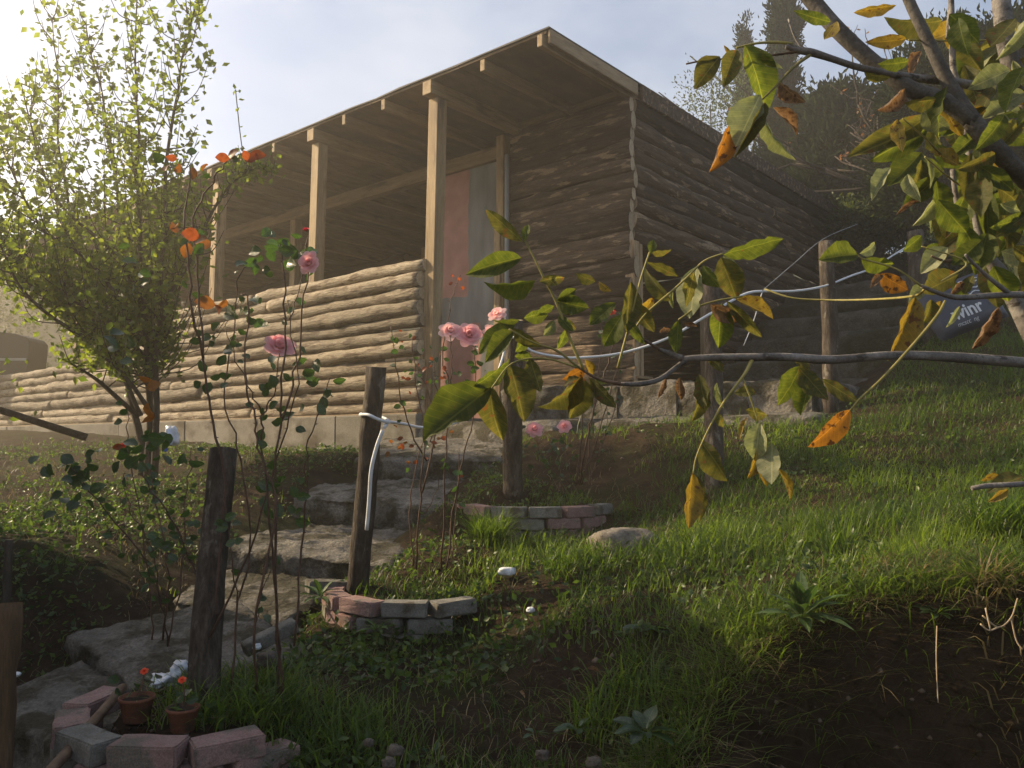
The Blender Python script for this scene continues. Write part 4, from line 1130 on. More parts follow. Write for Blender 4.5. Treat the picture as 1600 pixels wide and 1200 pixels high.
def bare_tree():
    Y = 11.0
    b = at(1460, 420, Y); b.z = ground(b.x, b.y)
    o = empty('persimmon_tree', b); tag(o, 'nearly bare tree with fine twigs and few reddish leaves, upper right', 'tree')
    rnd = random.Random(9); tw = []
    LP = []
    def grow(p, d, L, r, depth):
        pts = [p]; q = p.copy(); dd = d.copy()
        for i in range(4):
            dd = (dd + Vector((rnd.gauss(0, .16), rnd.gauss(0, .16), rnd.gauss(.03, .12)))).normalized()
            q = q + dd * L / 4; pts.append(q.copy())
        mb = MB(); mb.tube([x - b for x in pts], [r * (1 - .12 * i) for i in range(5)], 5 if depth > 1 else 4)
        mb.build('trunk' if depth == 5 else 'branch', M['bark_dark'], o, smooth=True)
        if depth == 0:
            for _ in range(2):
                if rnd.random() < .22: LP.append(pts[rnd.randint(2, 4)] - b)
            return
        for k in range(2 if depth < 4 else 3):
            nd = (dd + Vector((rnd.gauss(0, .55), rnd.gauss(0, .45), rnd.gauss(.12, .35)))).normalized()
            grow(pts[rnd.randint(2, 4)], nd, L * rnd.uniform(.68, .85), r * .62, depth - 1)
    grow(b + Vector((0, 0, -.2)), Vector((-.12, 0, 1)), 1.7, .07, 5)
    LP = np.array(LP); leaf_cloud('leaves', np.repeat(LP, 2, 0) + RNG.normal(size=(len(LP) * 2, 3)) * .03, RNG.normal(size=(len(LP) * 2, 3)), RNG.uniform(.05, .09, len(LP) * 2), M['dry_leaf_small'], o, width=.6)['kind'] = 'stuff'
bare_tree()
# trees on the hill behind the cabin and along the left, seen only between leaves
clump_tree('hill_tree', 'hazy green tree beyond the low end of the parapet at the left edge', (-40, 600), 24, [(-30, 480, 110, 120), (90, 540, 90, 70), (-150, 450, 110, 130)], .12, 9000, M['bush_leaf'], .14, width=.5, clump=.3)

# ------------------------------------------------------------------ big leaves, used one by one
def big_leaf(name, wid, droop, fold, wave, curl, seed, mat, nx=12, ny=6, shape=.95, notch=0.0):
    mb = MB(); rnd = random.Random(seed); tw = rnd.uniform(-.9, .9); bow = rnd.uniform(-.08, .08)
    for i in range(nx + 1):
        t = i / nx
        w = wid * math.sin(math.pi * min(1, t ** shape)) ** .85 + (.004 if 0 < i < nx else 0)
        for j in range(ny + 1):
            s = 2 * j / ny - 1
            y = s * w
            if notch and abs(s) > .9: y *= 1 - notch * (.5 + .5 * noise.noise(Vector((t * 14, s, seed))))
            ang = s * curl
            z = fold * abs(y) - droop * t * t + wave * abs(s) * math.sin(t * 19 + s * 1.5 + seed) * w + .02 * noise.noise(Vector((t * 4, s * 2, seed)))
            if curl:
                rr = w / max(.2, abs(curl)) if abs(curl) > .2 else w
                y = math.sin(ang) * rr; z += (1 - math.cos(ang)) * rr
            base_z = -droop * t * t
            ca, sa = math.cos(tw * t * t), math.sin(tw * t * t)
            y, z = y * ca - (z - base_z) * sa, y * sa + (z - base_z) * ca + base_z
            mb.v.append((t, y + bow * math.sin(math.pi * t), z))
    for i in range(nx):
        for j in range(ny):
            a = i * (ny + 1) + j
            mb.f.append([a, a + ny + 1, a + ny + 2, a + 1]); mb.m.append(0)
    return mb.mesh(name, mat, smooth=True)
def leaf_set(mat, spec, name='leaf'):
    return [big_leaf(name, *s, seed=i * 3 + 1, mat=M[mat], notch=(0, .12, .3, .06)[i % 4]) for i, s in enumerate(spec)]
flat_ = [(.24, .10, .25, .08, 0.0), (.22, .25, .35, .14, 0.0), (.25, -.10, .2, .10, 0.0), (.21, .35, .5, .16, 0.0), (.23, .45, .7, .12, 0.3), (.24, .15, .9, .14, 0.0), (.22, -.2, .4, .2, .5), (.20, .3, .3, .25, -.6)]
curl_ = [(.26, .25, .1, .12, 1.6), (.24, .1, .1, .15, 2.2), (.26, .3, .2, .2, -1.5)]
WAL = {'g': leaf_set('wal_green', flat_), 'o': leaf_set('wal_olive', flat_), 'y': leaf_set('wal_yellow', flat_ + curl_[:2]), 'r': leaf_set('wal_orange', flat_[:4] + curl_[:2]),
       'p': leaf_set('wal_pale', flat_[:6]), 'b': leaf_set('wal_brown', curl_), 'c': leaf_set('wal_pale', curl_)}

def place_leaf(parent, me, B, T, wpx, Y, ref_w, roll=0.0, name='leaf'):
    """leaf from B to T (world), apparent width wpx pixels; ref_w = mesh half width for unit length"""
    d = T - B; L = d.length
    if L < 1e-4: return
    x = d / L
    view = (B - Vector((0, 0, EYE))).normalized()
    z = -(view - x * view.dot(x))
    if z.length < 1e-4: z = Vector((0, 0, 1))
    z = (Matrix.Rotation(roll, 3, x) @ z.normalized()).normalized()
    y = z.cross(x)
    ws = wpx * Y / FPX / (2 * ref_w * L)
    ws = min(1.35, max(.4, ws))
    Mx = Matrix((x * L, y * L * ws, z * L)).transposed().to_4x4()
    Mx.translation = B - parent.location
    o = bpy.data.objects.new(name, me); COL.objects.link(o); o.parent = parent; o.matrix_local = Mx
    return o

# ------------------------------------------------------------------ walnut tree reaching in from the right
def walnut():
    rnd = random.Random(21)
    gx0, gy0 = 2.15, 2.75
    base = Vector((gx0, gy0, ground(gx0, gy0)))
    o = empty('walnut_tree', base); tag(o, 'walnut tree with smooth grey branches and large yellowing leaves reaching in from the right', 'tree')
    def wp(px, py, Y): return at(px, py, Y) - base
    def branch(pts, mat='bark_smooth', n=9, name='branch', wob=.10):
        W = spline([(*wp(p[0], p[1], p[2]), p[3] * p[2] / FPX / 2) for p in pts], 5)
        mb = MB(); mb.tube([Vector(w[:3]) for w in W], [max(.0008, w[3]) for w in W], n, True, wob=wob, seed=pts[0][0] * .013)
        return mb.build(name, M[mat], o, smooth=True)
    # trunk stands just outside the picture
    mb = MB(); hub = wp(1800, 420, 2.35)
    mb.tube([Vector(p) for p in spline([(0, 0, -.2), (.02, -.02, .5), hub, wp(1760, -120, 2.2)], 6)], [.10 - .0025 * i for i in range(19)], 14, wob=.12); mb.build('trunk', M['bark_smooth'], o, smooth=True)
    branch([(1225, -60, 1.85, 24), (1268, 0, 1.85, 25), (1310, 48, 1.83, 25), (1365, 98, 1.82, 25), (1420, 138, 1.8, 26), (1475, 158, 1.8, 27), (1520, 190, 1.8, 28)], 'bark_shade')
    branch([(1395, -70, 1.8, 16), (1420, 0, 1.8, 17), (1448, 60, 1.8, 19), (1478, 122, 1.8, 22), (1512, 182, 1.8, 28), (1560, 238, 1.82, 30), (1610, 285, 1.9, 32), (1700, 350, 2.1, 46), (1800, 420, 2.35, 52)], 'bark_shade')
    branch([(1558, -60, 1.9, 24), (1566, 20, 1.9, 27), (1574, 80, 1.9, 28), (1592, 130, 1.92, 29), (1640, 210, 2.0, 31), (1740, 330, 2.2, 36), (1800, 400, 2.35, 42)])
    branch([(1228, 72, 1.7, 9), (1245, 78, 1.7, 11), (1268, 82, 1.7, 13), (1300, 92, 1.72, 11), (1345, 106, 1.75, 11), (1420, 120, 1.8, 12), (1500, 130, 1.85, 14), (1582, 147, 1.92, 16)])
    branch([(1485, -40, 2.0, 8), (1488, 60, 2.0, 10), (1490, 110, 2.0, 10), (1503, 150, 2.0, 11), (1509, 205, 2.0, 11), (1516, 255, 2.0, 11), (1520, 300, 2.0, 12), (1527, 350, 2.0, 13), (1540, 395, 2.0, 17), (1565, 430, 2.0, 24), (1592, 480, 2.0, 27), (1625, 545, 2.0, 30), (1690, 640, 2.2, 34), (1806, 775, 2.68, 38)])
    branch([(1488, 265, 1.95, 8), (1494, 310, 1.95, 9), (1502, 345, 1.95, 12), (1518, 378, 1.98, 15), (1542, 402, 2.0, 17)])
    branch([(1480, 60, 2.1, 5), (1484, 10, 2.1, 5), (1492, -40, 2.1, 4)])
    branch([(1065, 561, 1.6, 9), (1100, 559, 1.6, 11), (1160, 558, 1.6, 12), (1230, 558, 1.6, 13), (1300, 562, 1.62, 14), (1380, 556, 1.65, 14), (1450, 556, 1.7, 15), (1530, 561, 1.75, 17), (1610, 568, 1.8, 18), (1720, 580, 2.1, 22), (1804, 600, 2.52, 26)])
    branch([(970, 600, 1.55, 6), (1000, 600, 1.56, 8), (1030, 593, 1.58, 8), (1055, 575, 1.6, 8), (1072, 562, 1.6, 9)])
    branch([(905, 575, 1.52, 4), (935, 592, 1.54, 5), (970, 600, 1.55, 6)], 'twig', 6)
    branch([(1028, 545, 1.58, 5), (1045, 552, 1.6, 9), (1066, 560, 1.6, 10)])
    branch([(985, 520, 1.56, 3), (1005, 530, 1.57, 4), (1030, 546, 1.58, 5)], 'twig', 6)
    branch([(1440, 447, 1.62, 6), (1470, 459, 1.63, 7), (1500, 465, 1.65, 9), (1550, 462, 1.7, 10), (1610, 461, 1.75, 11), (1720, 470, 2.05, 16), (1802, 500, 2.42, 22)])
    branch([(1508, 398, 1.66, 4), (1535, 425, 1.68, 6), (1568, 452, 1.7, 8), (1578, 460, 1.72, 9)])
    branch([(1518, 763, 1.7, 7), (1545, 759, 1.7, 8), (1610, 756, 1.75, 9), (1720, 750, 2.2, 14), (1806, 742, 2.66, 20)])
    branch([(1455, 400, 1.68, 3), (1480, 408, 1.7, 5), (1512, 402, 1.9, 6), (1530, 392, 1.98, 7)], 'twig', 6)
    branch([(1232, 30, 1.7, 3), (1243, 60, 1.7, 4), (1262, 84, 1.7, 6)])
    branch([(1072, 100, 1.68, 3), (1110, 93, 1.68, 3), (1160, 92, 1.69, 3), (1215, 85, 1.7, 4), (1250, 80, 1.7, 6)], 'twig', 6)
    # leaf stalks
    stalks = [[(912, 578, 1.52, 5), (893, 535, 1.52, 5), (868, 470, 1.52, 4), (850, 435, 1.52, 4), (833, 400, 1.52, 3), (818, 372, 1.52, 3)],
              [(905, 575, 1.52, 4), (870, 548, 1.51, 4), (835, 536, 1.5, 3), (795, 514, 1.5, 3)],
              [(905, 575, 1.52, 3), (850, 560, 1.5, 3), (800, 568, 1.48, 3), (768, 607, 1.46, 3)],
              [(985, 524, 1.56, 3), (1010, 490, 1.56, 4), (1050, 455, 1.56, 4), (1075, 432, 1.56, 3), (1100, 408, 1.56, 3), (1130, 396, 1.56, 3)],
              [(965, 575, 1.55, 4), (985, 500, 1.55, 3), (1000, 440, 1.55, 3), (1015, 394, 1.55, 3)],
              [(1060, 500, 1.6, 3), (1090, 480, 1.6, 3), (1120, 470, 1.6, 3), (1160, 463, 1.6, 3)],
              [(1175, 562, 1.6, 7), (1163, 585, 1.58, 5), (1130, 630, 1.57, 4), (1105, 675, 1.56, 3), (1088, 715, 1.56, 3), (1083, 740, 1.56, 2)],
              [(1160, 590, 1.58, 3), (1172, 620, 1.58, 3), (1185, 660, 1.58, 2)],
              [(1477, 470, 1.62, 4), (1465, 492, 1.6, 5), (1430, 535, 1.58, 5), (1380, 590, 1.56, 5), (1345, 622, 1.55, 4), (1328, 642, 1.55, 3)],
              [(1268, 84, 1.7, 6), (1240, 105, 1.68, 5), (1212, 135, 1.67, 4), (1188, 158, 1.66, 3)],
              [(1238, 68, 1.7, 5), (1210, 66, 1.7, 5), (1180, 68, 1.69, 4), (1150, 75, 1.69, 3)],
              [(1440, 447, 1.62, 4), (1400, 420, 1.62, 3), (1350, 405, 1.62, 3), (1340, 398, 1.62, 2)],
              [(1470, 440, 1.64, 3), (1510, 410, 1.66, 3), (1440, 385, 1.66, 2)],
              [(1510, 260, 1.95, 4), (1470, 240, 1.85, 3), (1445, 215, 1.8, 3), (1410, 185, 1.78, 2)],
              [(1515, 300, 1.95, 4), (1480, 275, 1.85, 3), (1445, 245, 1.8, 3)],
              [(1560, 62, 1.85, 3), (1500, 64, 1.83, 3), (1420, 62, 1.8, 3)]]
    for s in stalks: branch(s, 'rachis', 6, 'leaf_stalk', 0.0)
    # leaves: base x, y, tip x, y, apparent width, kind
    LV = [(817, 378, 765, 329, 26, 'o'), (820, 378, 822, 345, 16, 'g'), (815, 403, 731, 418, 36, 'g'), (836, 438, 761, 460, 40, 'g'), (843, 440, 882, 430, 22, 'o'), (857, 488, 817, 494, 34, 'g'), (866, 478, 838, 492, 18, 'g'),
          (868, 470, 918, 482, 34, 'g'), (866, 500, 850, 527, 18, 'p'), (873, 492, 895, 520, 22, 'g'), (880, 500, 903, 512, 18, 'o'), (884, 515, 878, 545, 22, 'g'), (872, 470, 900, 452, 20, 'g'),
          (806, 508, 741, 545, 34, 'g'), (802, 518, 755, 551, 34, 'g'), (800, 512, 838, 546, 26, 'o'), (822, 527, 806, 550, 30, 'g'), (812, 500, 770, 503, 16, 'g'),
          (768, 605, 667, 682, 78, 'g'), (740, 604, 797, 567, 32, 'g'), (766, 600, 768, 688, 46, 'o'), (797, 570, 822, 656, 52, 'o'), (828, 560, 846, 614, 30, 'o'), (832, 560, 804, 556, 24, 'g'),
          (915, 575, 879, 594, 24, 'r'), (914, 562, 926, 590, 32, 'y'), (910, 588, 855, 652, 44, 'o'), (912, 590, 893, 656, 44, 'o'), (920, 590, 966, 636, 24, 'o'), (925, 600, 939, 618, 20, 'y'), (905, 590, 880, 600, 20, 'o'), (930, 590, 948, 600, 24, 'g'),
          (1017, 396, 1020, 372, 16, 'g'), (1016, 393, 1051, 398, 16, 'o'), (1060, 432, 1010, 406, 20, 'o'), (1048, 470, 1002, 424, 24, 'o'), (962, 473, 922, 512, 30, 'g'), (972, 492, 940, 540, 34, 'g'), (986, 440, 972, 522, 34, 'o'),
          (985, 470, 1020, 520, 24, 'o'), (975, 500, 1010, 530, 20, 'g'), (998, 470, 985, 490, 22, 'p'), (1020, 465, 1000, 500, 22, 'y'), (930, 440, 900, 428, 18, 'o'), (955, 455, 935, 440, 18, 'y'),
          (1088, 416, 1082, 498, 56, 'p'), (1085, 425, 1068, 480, 30, 'o'), (1126, 402, 1152, 468, 60, 'o'), (1130, 400, 1160, 440, 40, 'p'), (1130, 398, 1219, 368, 36, 'g'), (1052, 452, 1050, 482, 22, 'c'), (1098, 415, 1120, 450, 30, 'g'),
          (1128, 474, 1120, 543, 38, 'g'), (1150, 468, 1212, 494, 28, 'y'), (1135, 470, 1192, 530, 22, 'o'), (1110, 476, 1160, 503, 34, 'b'), (1060, 500, 1058, 553, 24, 'g'), (1068, 505, 1088, 512, 16, 'b'), (1030, 520, 1050, 512, 18, 'b'),
          (1082, 738, 1066, 822, 36, 'y'), (1090, 748, 1106, 816, 20, 'o'), (1094, 688, 1138, 748, 42, 'o'), (1092, 585, 1108, 640, 32, 'o'), (1120, 598, 1124, 640, 14, 'c'), (1100, 600, 1085, 660, 26, 'o'), (1120, 645, 1132, 668, 30, 'o'),
          (1182, 615, 1148, 612, 20, 'o'), (1165, 640, 1202, 648, 24, 'o'), (1168, 652, 1150, 682, 10, 'y'), (1188, 660, 1178, 722, 36, 'p'), (1192, 685, 1172, 746, 32, 'y'), (1200, 700, 1195, 760, 24, 'y'), (1206, 693, 1208, 758, 42, 'p'), (1216, 732, 1241, 782, 8, 'y'),
          (1040, 590, 1030, 622, 30, 'b'), (1062, 590, 1060, 625, 34, 'b'),
          (1250, 572, 1224, 634, 42, 'g'), (1248, 574, 1292, 628, 44, 'o'), (1266, 592, 1252, 648, 38, 'g'), (1284, 592, 1342, 632, 28, 'o'), (1240, 560, 1262, 582, 20, 'o'),
          (1329, 640, 1266, 700, 38, 'r'), (1430, 464, 1396, 562, 40, 'y'), (1448, 446, 1424, 470, 30, 'p'), (1455, 468, 1450, 502, 44, 'o'), (1470, 470, 1455, 500, 36, 'y'), (1455, 440, 1480, 450, 20, 'b'), (1375, 428, 1418, 452, 42, 'r'), (1380, 430, 1362, 445, 30, 'b'),
          (1340, 398, 1284, 400, 42, 'g'), (1343, 396, 1378, 385, 20, 'p'), (1346, 404, 1398, 420, 40, 'g'), (1440, 368, 1412, 392, 30, 'g'), (1475, 385, 1440, 402, 24, 'g'), (1490, 440, 1520, 470, 34, 'g'), (1520, 430, 1508, 462, 30, 'o'), (1505, 440, 1490, 460, 18, 'b'), (1560, 480, 1530, 550, 30, 'b'), (1500, 478, 1480, 510, 10, 'p'),
          (1455, 178, 1350, 250, 44, 'o'), (1450, 200, 1364, 248, 34, 'g'), (1402, 186, 1408, 242, 26, 'y'), (1440, 172, 1482, 206, 40, 'p'), (1440, 238, 1384, 304, 52, 'g'), (1392, 262, 1360, 306, 24, 'p'), (1440, 250, 1432, 312, 34, 'o'),
          (1498, 258, 1458, 236, 30, 'y'), (1450, 246, 1456, 292, 12, 'p'), (1418, 272, 1432, 312, 28, 'c'), (1437, 314, 1400, 334, 16, 'b'), (1414, 138, 1380, 172, 40, 'b'), (1440, 80, 1420, 112, 22, 'b'), (1416, 60, 1362, 72, 26, 'y'), (1400, 8, 1330, 14, 20, 'y'), (1298, 34, 1248, 24, 22, 'g'), (1288, 62, 1308, 36, 26, 'y'),
          (1420, 95, 1380, 108, 30, 'g'), (1350, 112, 1390, 130, 18, 'o'),
          (1125, 88, 1088, 132, 42, 'o'), (1152, 78, 1128, 122, 48, 'o'), (1140, 92, 1132, 70, 22, 'y'), (1164, 70, 1206, 168, 50, 'g'), (1182, 74, 1216, 112, 16, 'p'), (1188, 148, 1148, 232, 58, 'p'), (1142, 192, 1118, 264, 42, 'r'), (1195, 182, 1172, 222, 34, 'y'), (1190, 178, 1232, 258, 24, 'c'), (1218, 128, 1252, 164, 34, 'b'), (1208, 168, 1252, 208, 28, 'b'), (1195, 160, 1155, 240, 20, 'o'),
          (1600, 745, 1545, 760, 30, 'o'), (1575, 765, 1550, 780, 14, 'y'), (1560, 742, 1530, 750, 14, 'y'), (1105, 560, 1130, 585, 18, 'o')]
    for k in range(125):                      # the dense part at the right edge
        x, y = rnd.uniform(1455, 1660), rnd.uniform(20, 430)
        a = rnd.uniform(0, 6.28); L = rnd.uniform(60, 105)
        LV.append((x, y, x + math.cos(a) * L * .7, y + abs(math.sin(a)) * L * .7 + 8, rnd.uniform(26, 46), rnd.choice('gggggoooooopcy')))
    for k in range(40):                      # leaves on the part of the crown outside the picture
        x, y = rnd.uniform(1650, 1950), rnd.uniform(-150, 500)
        a = rnd.uniform(0, 6.28)
        LV.append((x, y, x + math.cos(a) * 55, y + abs(math.sin(a)) * 50 + 8, rnd.uniform(24, 40), rnd.choice('ggggooyp')))
    refw = .23
    for k, (bx_, by_, tx, ty, w, kind) in enumerate(LV):
        Y = (1.50 + (bx_ - 750) * .00028) if bx_ < 1440 else rnd.uniform(1.65, 2.3)
        if by_ < 320 and bx_ < 1350: Y = 1.66
        Y += rnd.uniform(-.02, .02)
        L = math.hypot(tx - bx_, ty - by_) * Y / FPX
        B = at(bx_, by_, Y); T = at(tx, ty, Y + rnd.uniform(-.35, .25) * L)
        place_leaf(o, rnd.choice(WAL[kind]), B, T, w, Y, refw, rnd.uniform(-.75, .75))
walnut()

# ------------------------------------------------------------------ roses
rose_spec = [(.30, .10, .3, .05, 0.0), (.28, .25, .4, .08, 0.0), (.32, .0, .2, .06, 0.0)]
RL = {'g': [big_leaf('leaf', *s, seed=50 + i, mat=M['rose_green'], nx=6, ny=4, notch=.12) for i, s in enumerate(rose_spec)],
      'r': [big_leaf('leaf', *s, seed=60 + i, mat=M['rose_red'], nx=6, ny=4, notch=.12) for i, s in enumerate(rose_spec)],
      'y': [big_leaf('leaf', *s, seed=70 + i, mat=M['rose_orange'], nx=6, ny=4, notch=.12) for i, s in enumerate(rose_spec)]}
def bloom_mesh(mat, seed, open_=1.0):
    rnd = random.Random(seed); mb = MB()
    for k, (n, lean, size) in enumerate([(3, .08, .55), (4, .30, .72), (5, .58, .9), (6, .85, 1.0), (6, 1.12, 1.05)]):
        for j in range(n):
            az = 6.283 * j / n + k * .7 + rnd.uniform(-.25, .25)
            ln = lean * open_ + rnd.uniform(-.12, .12)
            W, H = .52 * size, .95 * size * rnd.uniform(.9, 1.08)
            b = len(mb.v)
            for i in range(5):
                t = i / 4
                for q in range(5):
                    s = q / 2 - 1
                    wv = W * (math.sin(math.pi * (.12 + .70 * t)) ** .7) * s
                    r = .06 + .10 * k * .5 + t * H * math.sin(ln) + .18 * t * t * size * (1 if k > 1 else .2)
                    z = t * H * math.cos(ln) - .28 * t ** 3 * H * (lean > .5) + .05 * noise.noise(Vector((t * 3, s * 3, seed + k * 7 + j)))
                    r -= .30 * size * s * s * (1 - .4 * lean)       # cupped
                    x, y = r, wv
                    mb.v.append((x * math.cos(az) - y * math.sin(az), x * math.sin(az) + y * math.cos(az), z + .0))
            for i in range(4):
                for q in range(4):
                    a = b + i * 5 + q; mb.f.append([a, a + 1, a + 6, a + 5]); mb.m.append(0)
    return mb.mesh('bloom', M[mat], smooth=True)
BL = {'k': [bloom_mesh('petal', 1), bloom_mesh('petal', 5, .9)], 'p': [bloom_mesh('petal_pale', 2), bloom_mesh('petal_pale', 8, .9)], 'r': [bloom_mesh('petal_red', 3, .45)], 'o': [bloom_mesh('petal_orange', 4, .9)]}

def rose_bush(label, base_px, Y, canes, leaves, blooms, spray, seed, thick=.0046):
    """canes: list of pixel polylines; leaves: (px, py, n, spread px, kinds, size m); blooms: (px, py, diameter px, kind, tilt)"""
    rnd = random.Random(seed)
    b = at(base_px[0], base_px[1], Y); b.z = ground(b.x, b.y)
    o = empty('rose_bush', b); tag(o, label, 'rose bush')
    paths = []
    for c in canes:
        dY = rnd.uniform(-.10, .10)
        P = [at(x, y, Y + dY * min(1, i)) for i, (x, y) in enumerate(c)]
        P = [Vector(p) for p in spline(P, 5)]
        P = [p + Vector((rnd.gauss(0, .004), rnd.gauss(0, .004), 0)) for p in P]
        paths.append(P)
        t0 = thick * rnd.uniform(.7, 1.15) * (1 if len(c) > 3 else .6)
        mb = MB(); mb.tube([p - b for p in P], [t0 * (1 - .6 * i / len(P)) for i in range(len(P))], 6, wob=.15, seed=seed)
        # thorns
        for k in range(len(P) // 2):
            q = P[rnd.randrange(len(P))] - b; d = Vector((rnd.gauss(0, 1), rnd.gauss(0, 1), .2)).normalized()
            mb.tube([q, q + d * (t0 + .008)], [.0025, .0003], 4, False)
        mb.build('cane', M['cane'], o, smooth=True)
    def leaf(p, kind, size):
        d = Vector((rnd.gauss(0, 1), rnd.gauss(0, .7), rnd.gauss(-.1, .55))).normalized()
        Yl = p.y
        place_leaf(o, rnd.choice(RL[kind]), p, p + d * size, size * .62 * FPX / Yl, Yl, .26, rnd.uniform(-.9, .9))
    for (px, py, n, sp, kinds, size) in leaves:
        for _ in range(n):
            leaf(at(px + rnd.gauss(0, sp), py + rnd.gauss(0, sp), Y + rnd.uniform(-.12, .12)), rnd.choice(kinds), size * rnd.uniform(.75, 1.2))
    for _ in range(spray):
        P = rnd.choice(paths); i = rnd.randrange(len(P) // 4, len(P))
        p = P[i] + Vector((rnd.gauss(0, .02), rnd.gauss(0, .02), rnd.gauss(0, .02)))
        leaf(p, 'g', rnd.uniform(.025, .045))
    for (px, py, dia, kind, tilt) in blooms:
        s = dia * Y / FPX / 2.1
        q = link('bloom', rnd.choice(BL[kind]), o)
        q.matrix_local = Matrix.Translation(at(px, py, Y) - b - Vector((0, 0, s * .45))) @ Matrix.Rotation(tilt + .45, 4, 'X') @ Matrix.Rotation(rnd.uniform(-.5, .5), 4, 'Y') @ Matrix.Rotation(rnd.uniform(0, 6), 4, 'Z') @ Matrix.Diagonal((s, s, s, 1))
        mb = MB(); c = at(px, py, Y) - b
        mb.tube([c - Vector((0, 0, s * .35)), c - Vector((0, 0, s * .75)), c - Vector((0, 0, s * 1.6))], [s * .22, s * .16, .0025], 6); mb.build('calyx', M['rose_green'], q, smooth=True, matrix=q.matrix_local.inverted())
    return o

rose_bush('tall rose bush with a single pink bloom and orange young leaves, nearest on the left', (400, 1075), 2.72,
          [[(332, 1075), (340, 900), (352, 760), (330, 640), (318, 560), (310, 430), (302, 340), (332, 285), (352, 252), (366, 240)],
           [(440, 1095), (432, 930), (430, 760), (440, 640), (446, 520), (442, 420), (436, 380)],
           [(435, 1090), (428, 900), (412, 700), (410, 650), (428, 610), (436, 552)],
           [(400, 1085), (398, 980), (430, 800), (405, 700), (395, 640), (382, 580), (388, 470), (378, 460)],
           [(360, 1080), (372, 940), (392, 860), (375, 720), (352, 620), (365, 520), (372, 440), (394, 408)],
           [(462, 1010), (470, 880), (480, 770), (478, 700), (500, 640), (515, 590)],
           [(412, 650), (385, 600), (350, 505)], [(340, 960), (300, 880), (268, 810), (220, 740)], [(330, 1000), (400, 830), (440, 690), (462, 600), (450, 470)], [(440, 660), (465, 560), (478, 440), (478, 370)],
           [(318, 560), (300, 480), (296, 400), (288, 330), (300, 262)], [(452, 500), (470, 440), (480, 400)], [(372, 940), (360, 860), (352, 780)], [(398, 980), (410, 930), (430, 870)]],
          [(262, 244, 3, 9, 'yrg', .05), (298, 256, 4, 9, 'yrg', .048), (366, 236, 3, 8, 'r', .045), (380, 246, 2, 5, 'r', .048), (276, 362, 2, 6, 'y', .055), (322, 378, 3, 9, 'yrg', .055), (346, 468, 3, 8, 'ry', .06), (300, 380, 2, 8, 'y', .05),
           (430, 398, 15, 18, 'g', .055), (400, 400, 4, 14, 'g', .055), (470, 395, 5, 8, 'g', .05), (380, 490, 14, 16, 'g', .042), (330, 520, 7, 20, 'g', .045), (335, 570, 6, 16, 'g', .045), (450, 600, 10, 28, 'g', .042), (505, 600, 8, 12, 'g', .042), (430, 640, 7, 18, 'g', .045),
           (410, 770, 8, 24, 'g', .05), (450, 800, 5, 16, 'g', .05), (240, 650, 2, 5, 'y', .055), (232, 605, 2, 4, 'y', .045), (220, 420, 7, 26, 'g', .05), (175, 545, 5, 16, 'g', .06), (215, 690, 6, 20, 'g', .06), (240, 860, 5, 14, 'g', .045), (270, 720, 5, 14, 'g', .05), (190, 700, 1, 3, 'r', .04)],
          [(436, 534, 44, 'k', .5), (478, 358, 13, 'r', .1), (484, 405, 34, 'k', .9)], 60, 101)
rose_bush('rose bush with three pale pink blooms beside the entrance, in the half ring bed', (690, 890), 3.95,
          [[(698, 890), (708, 800), (722, 720), (740, 640), (742, 560), (734, 530)], [(690, 890), (695, 780), (700, 660), (706, 580), (704, 525)], [(650, 890), (655, 780), (664, 680), (650, 600), (645, 530)], [(645, 885), (640, 800), (648, 740), (668, 670)],
           [(705, 885), (715, 760), (718, 700)], [(668, 800), (690, 740), (697, 700)], [(660, 770), (690, 640), (702, 600), (690, 560), (706, 470), (720, 430)], [(665, 720), (630, 640), (618, 560), (610, 510)], [(680, 700), (670, 620), (650, 575)], [(690, 640), (680, 590), (676, 555)], [(670, 690), (700, 640), (725, 610)]],
          [(650, 570, 14, 18, 'rrg', .028), (685, 590, 12, 18, 'rrg', .026), (640, 520, 6, 14, 'rg', .026), (715, 432, 4, 7, 'rr', .025), (640, 700, 8, 20, 'yrg', .032), (690, 685, 4, 10, 'yr', .03), (735, 570, 8, 14, 'g', .045), (720, 765, 3, 8, 'rg', .03), (620, 690, 5, 14, 'yg', .03)],
          [(704, 512, 31, 'p', .5), (733, 517, 36, 'k', .7), (777, 487, 26, 'p', .4), (768, 515, 26, 'p', .5)], 36, 202, .0045)
rose_bush('rose bush with two small pink blooms behind the middle brick bed', (908, 757), 5.2,
          [[(905, 757), (915, 700), (928, 640), (945, 580), (960, 520), (955, 480)], [(910, 757), (935, 680), (955, 610), (975, 540), (985, 480)], [(900, 757), (908, 690), (912, 640), (930, 600)], [(920, 757), (942, 690), (950, 640)], [(898, 757), (885, 710), (884, 670)], [(892, 757), (850, 720), (836, 675)], [(915, 740), (925, 660), (940, 540), (935, 480)], [(930, 720), (960, 640), (968, 560)]],
          [(850, 700, 12, 20, 'g', .04), (880, 690, 8, 14, 'g', .04), (940, 620, 10, 18, 'g', .04), (870, 730, 10, 20, 'g', .04), (955, 500, 6, 14, 'g', .04)],
          [(835, 667, 24, 'k', .5), (882, 663, 20, 'k', .6), (956, 486, 12, 'o', .4)], 44, 303, .006)
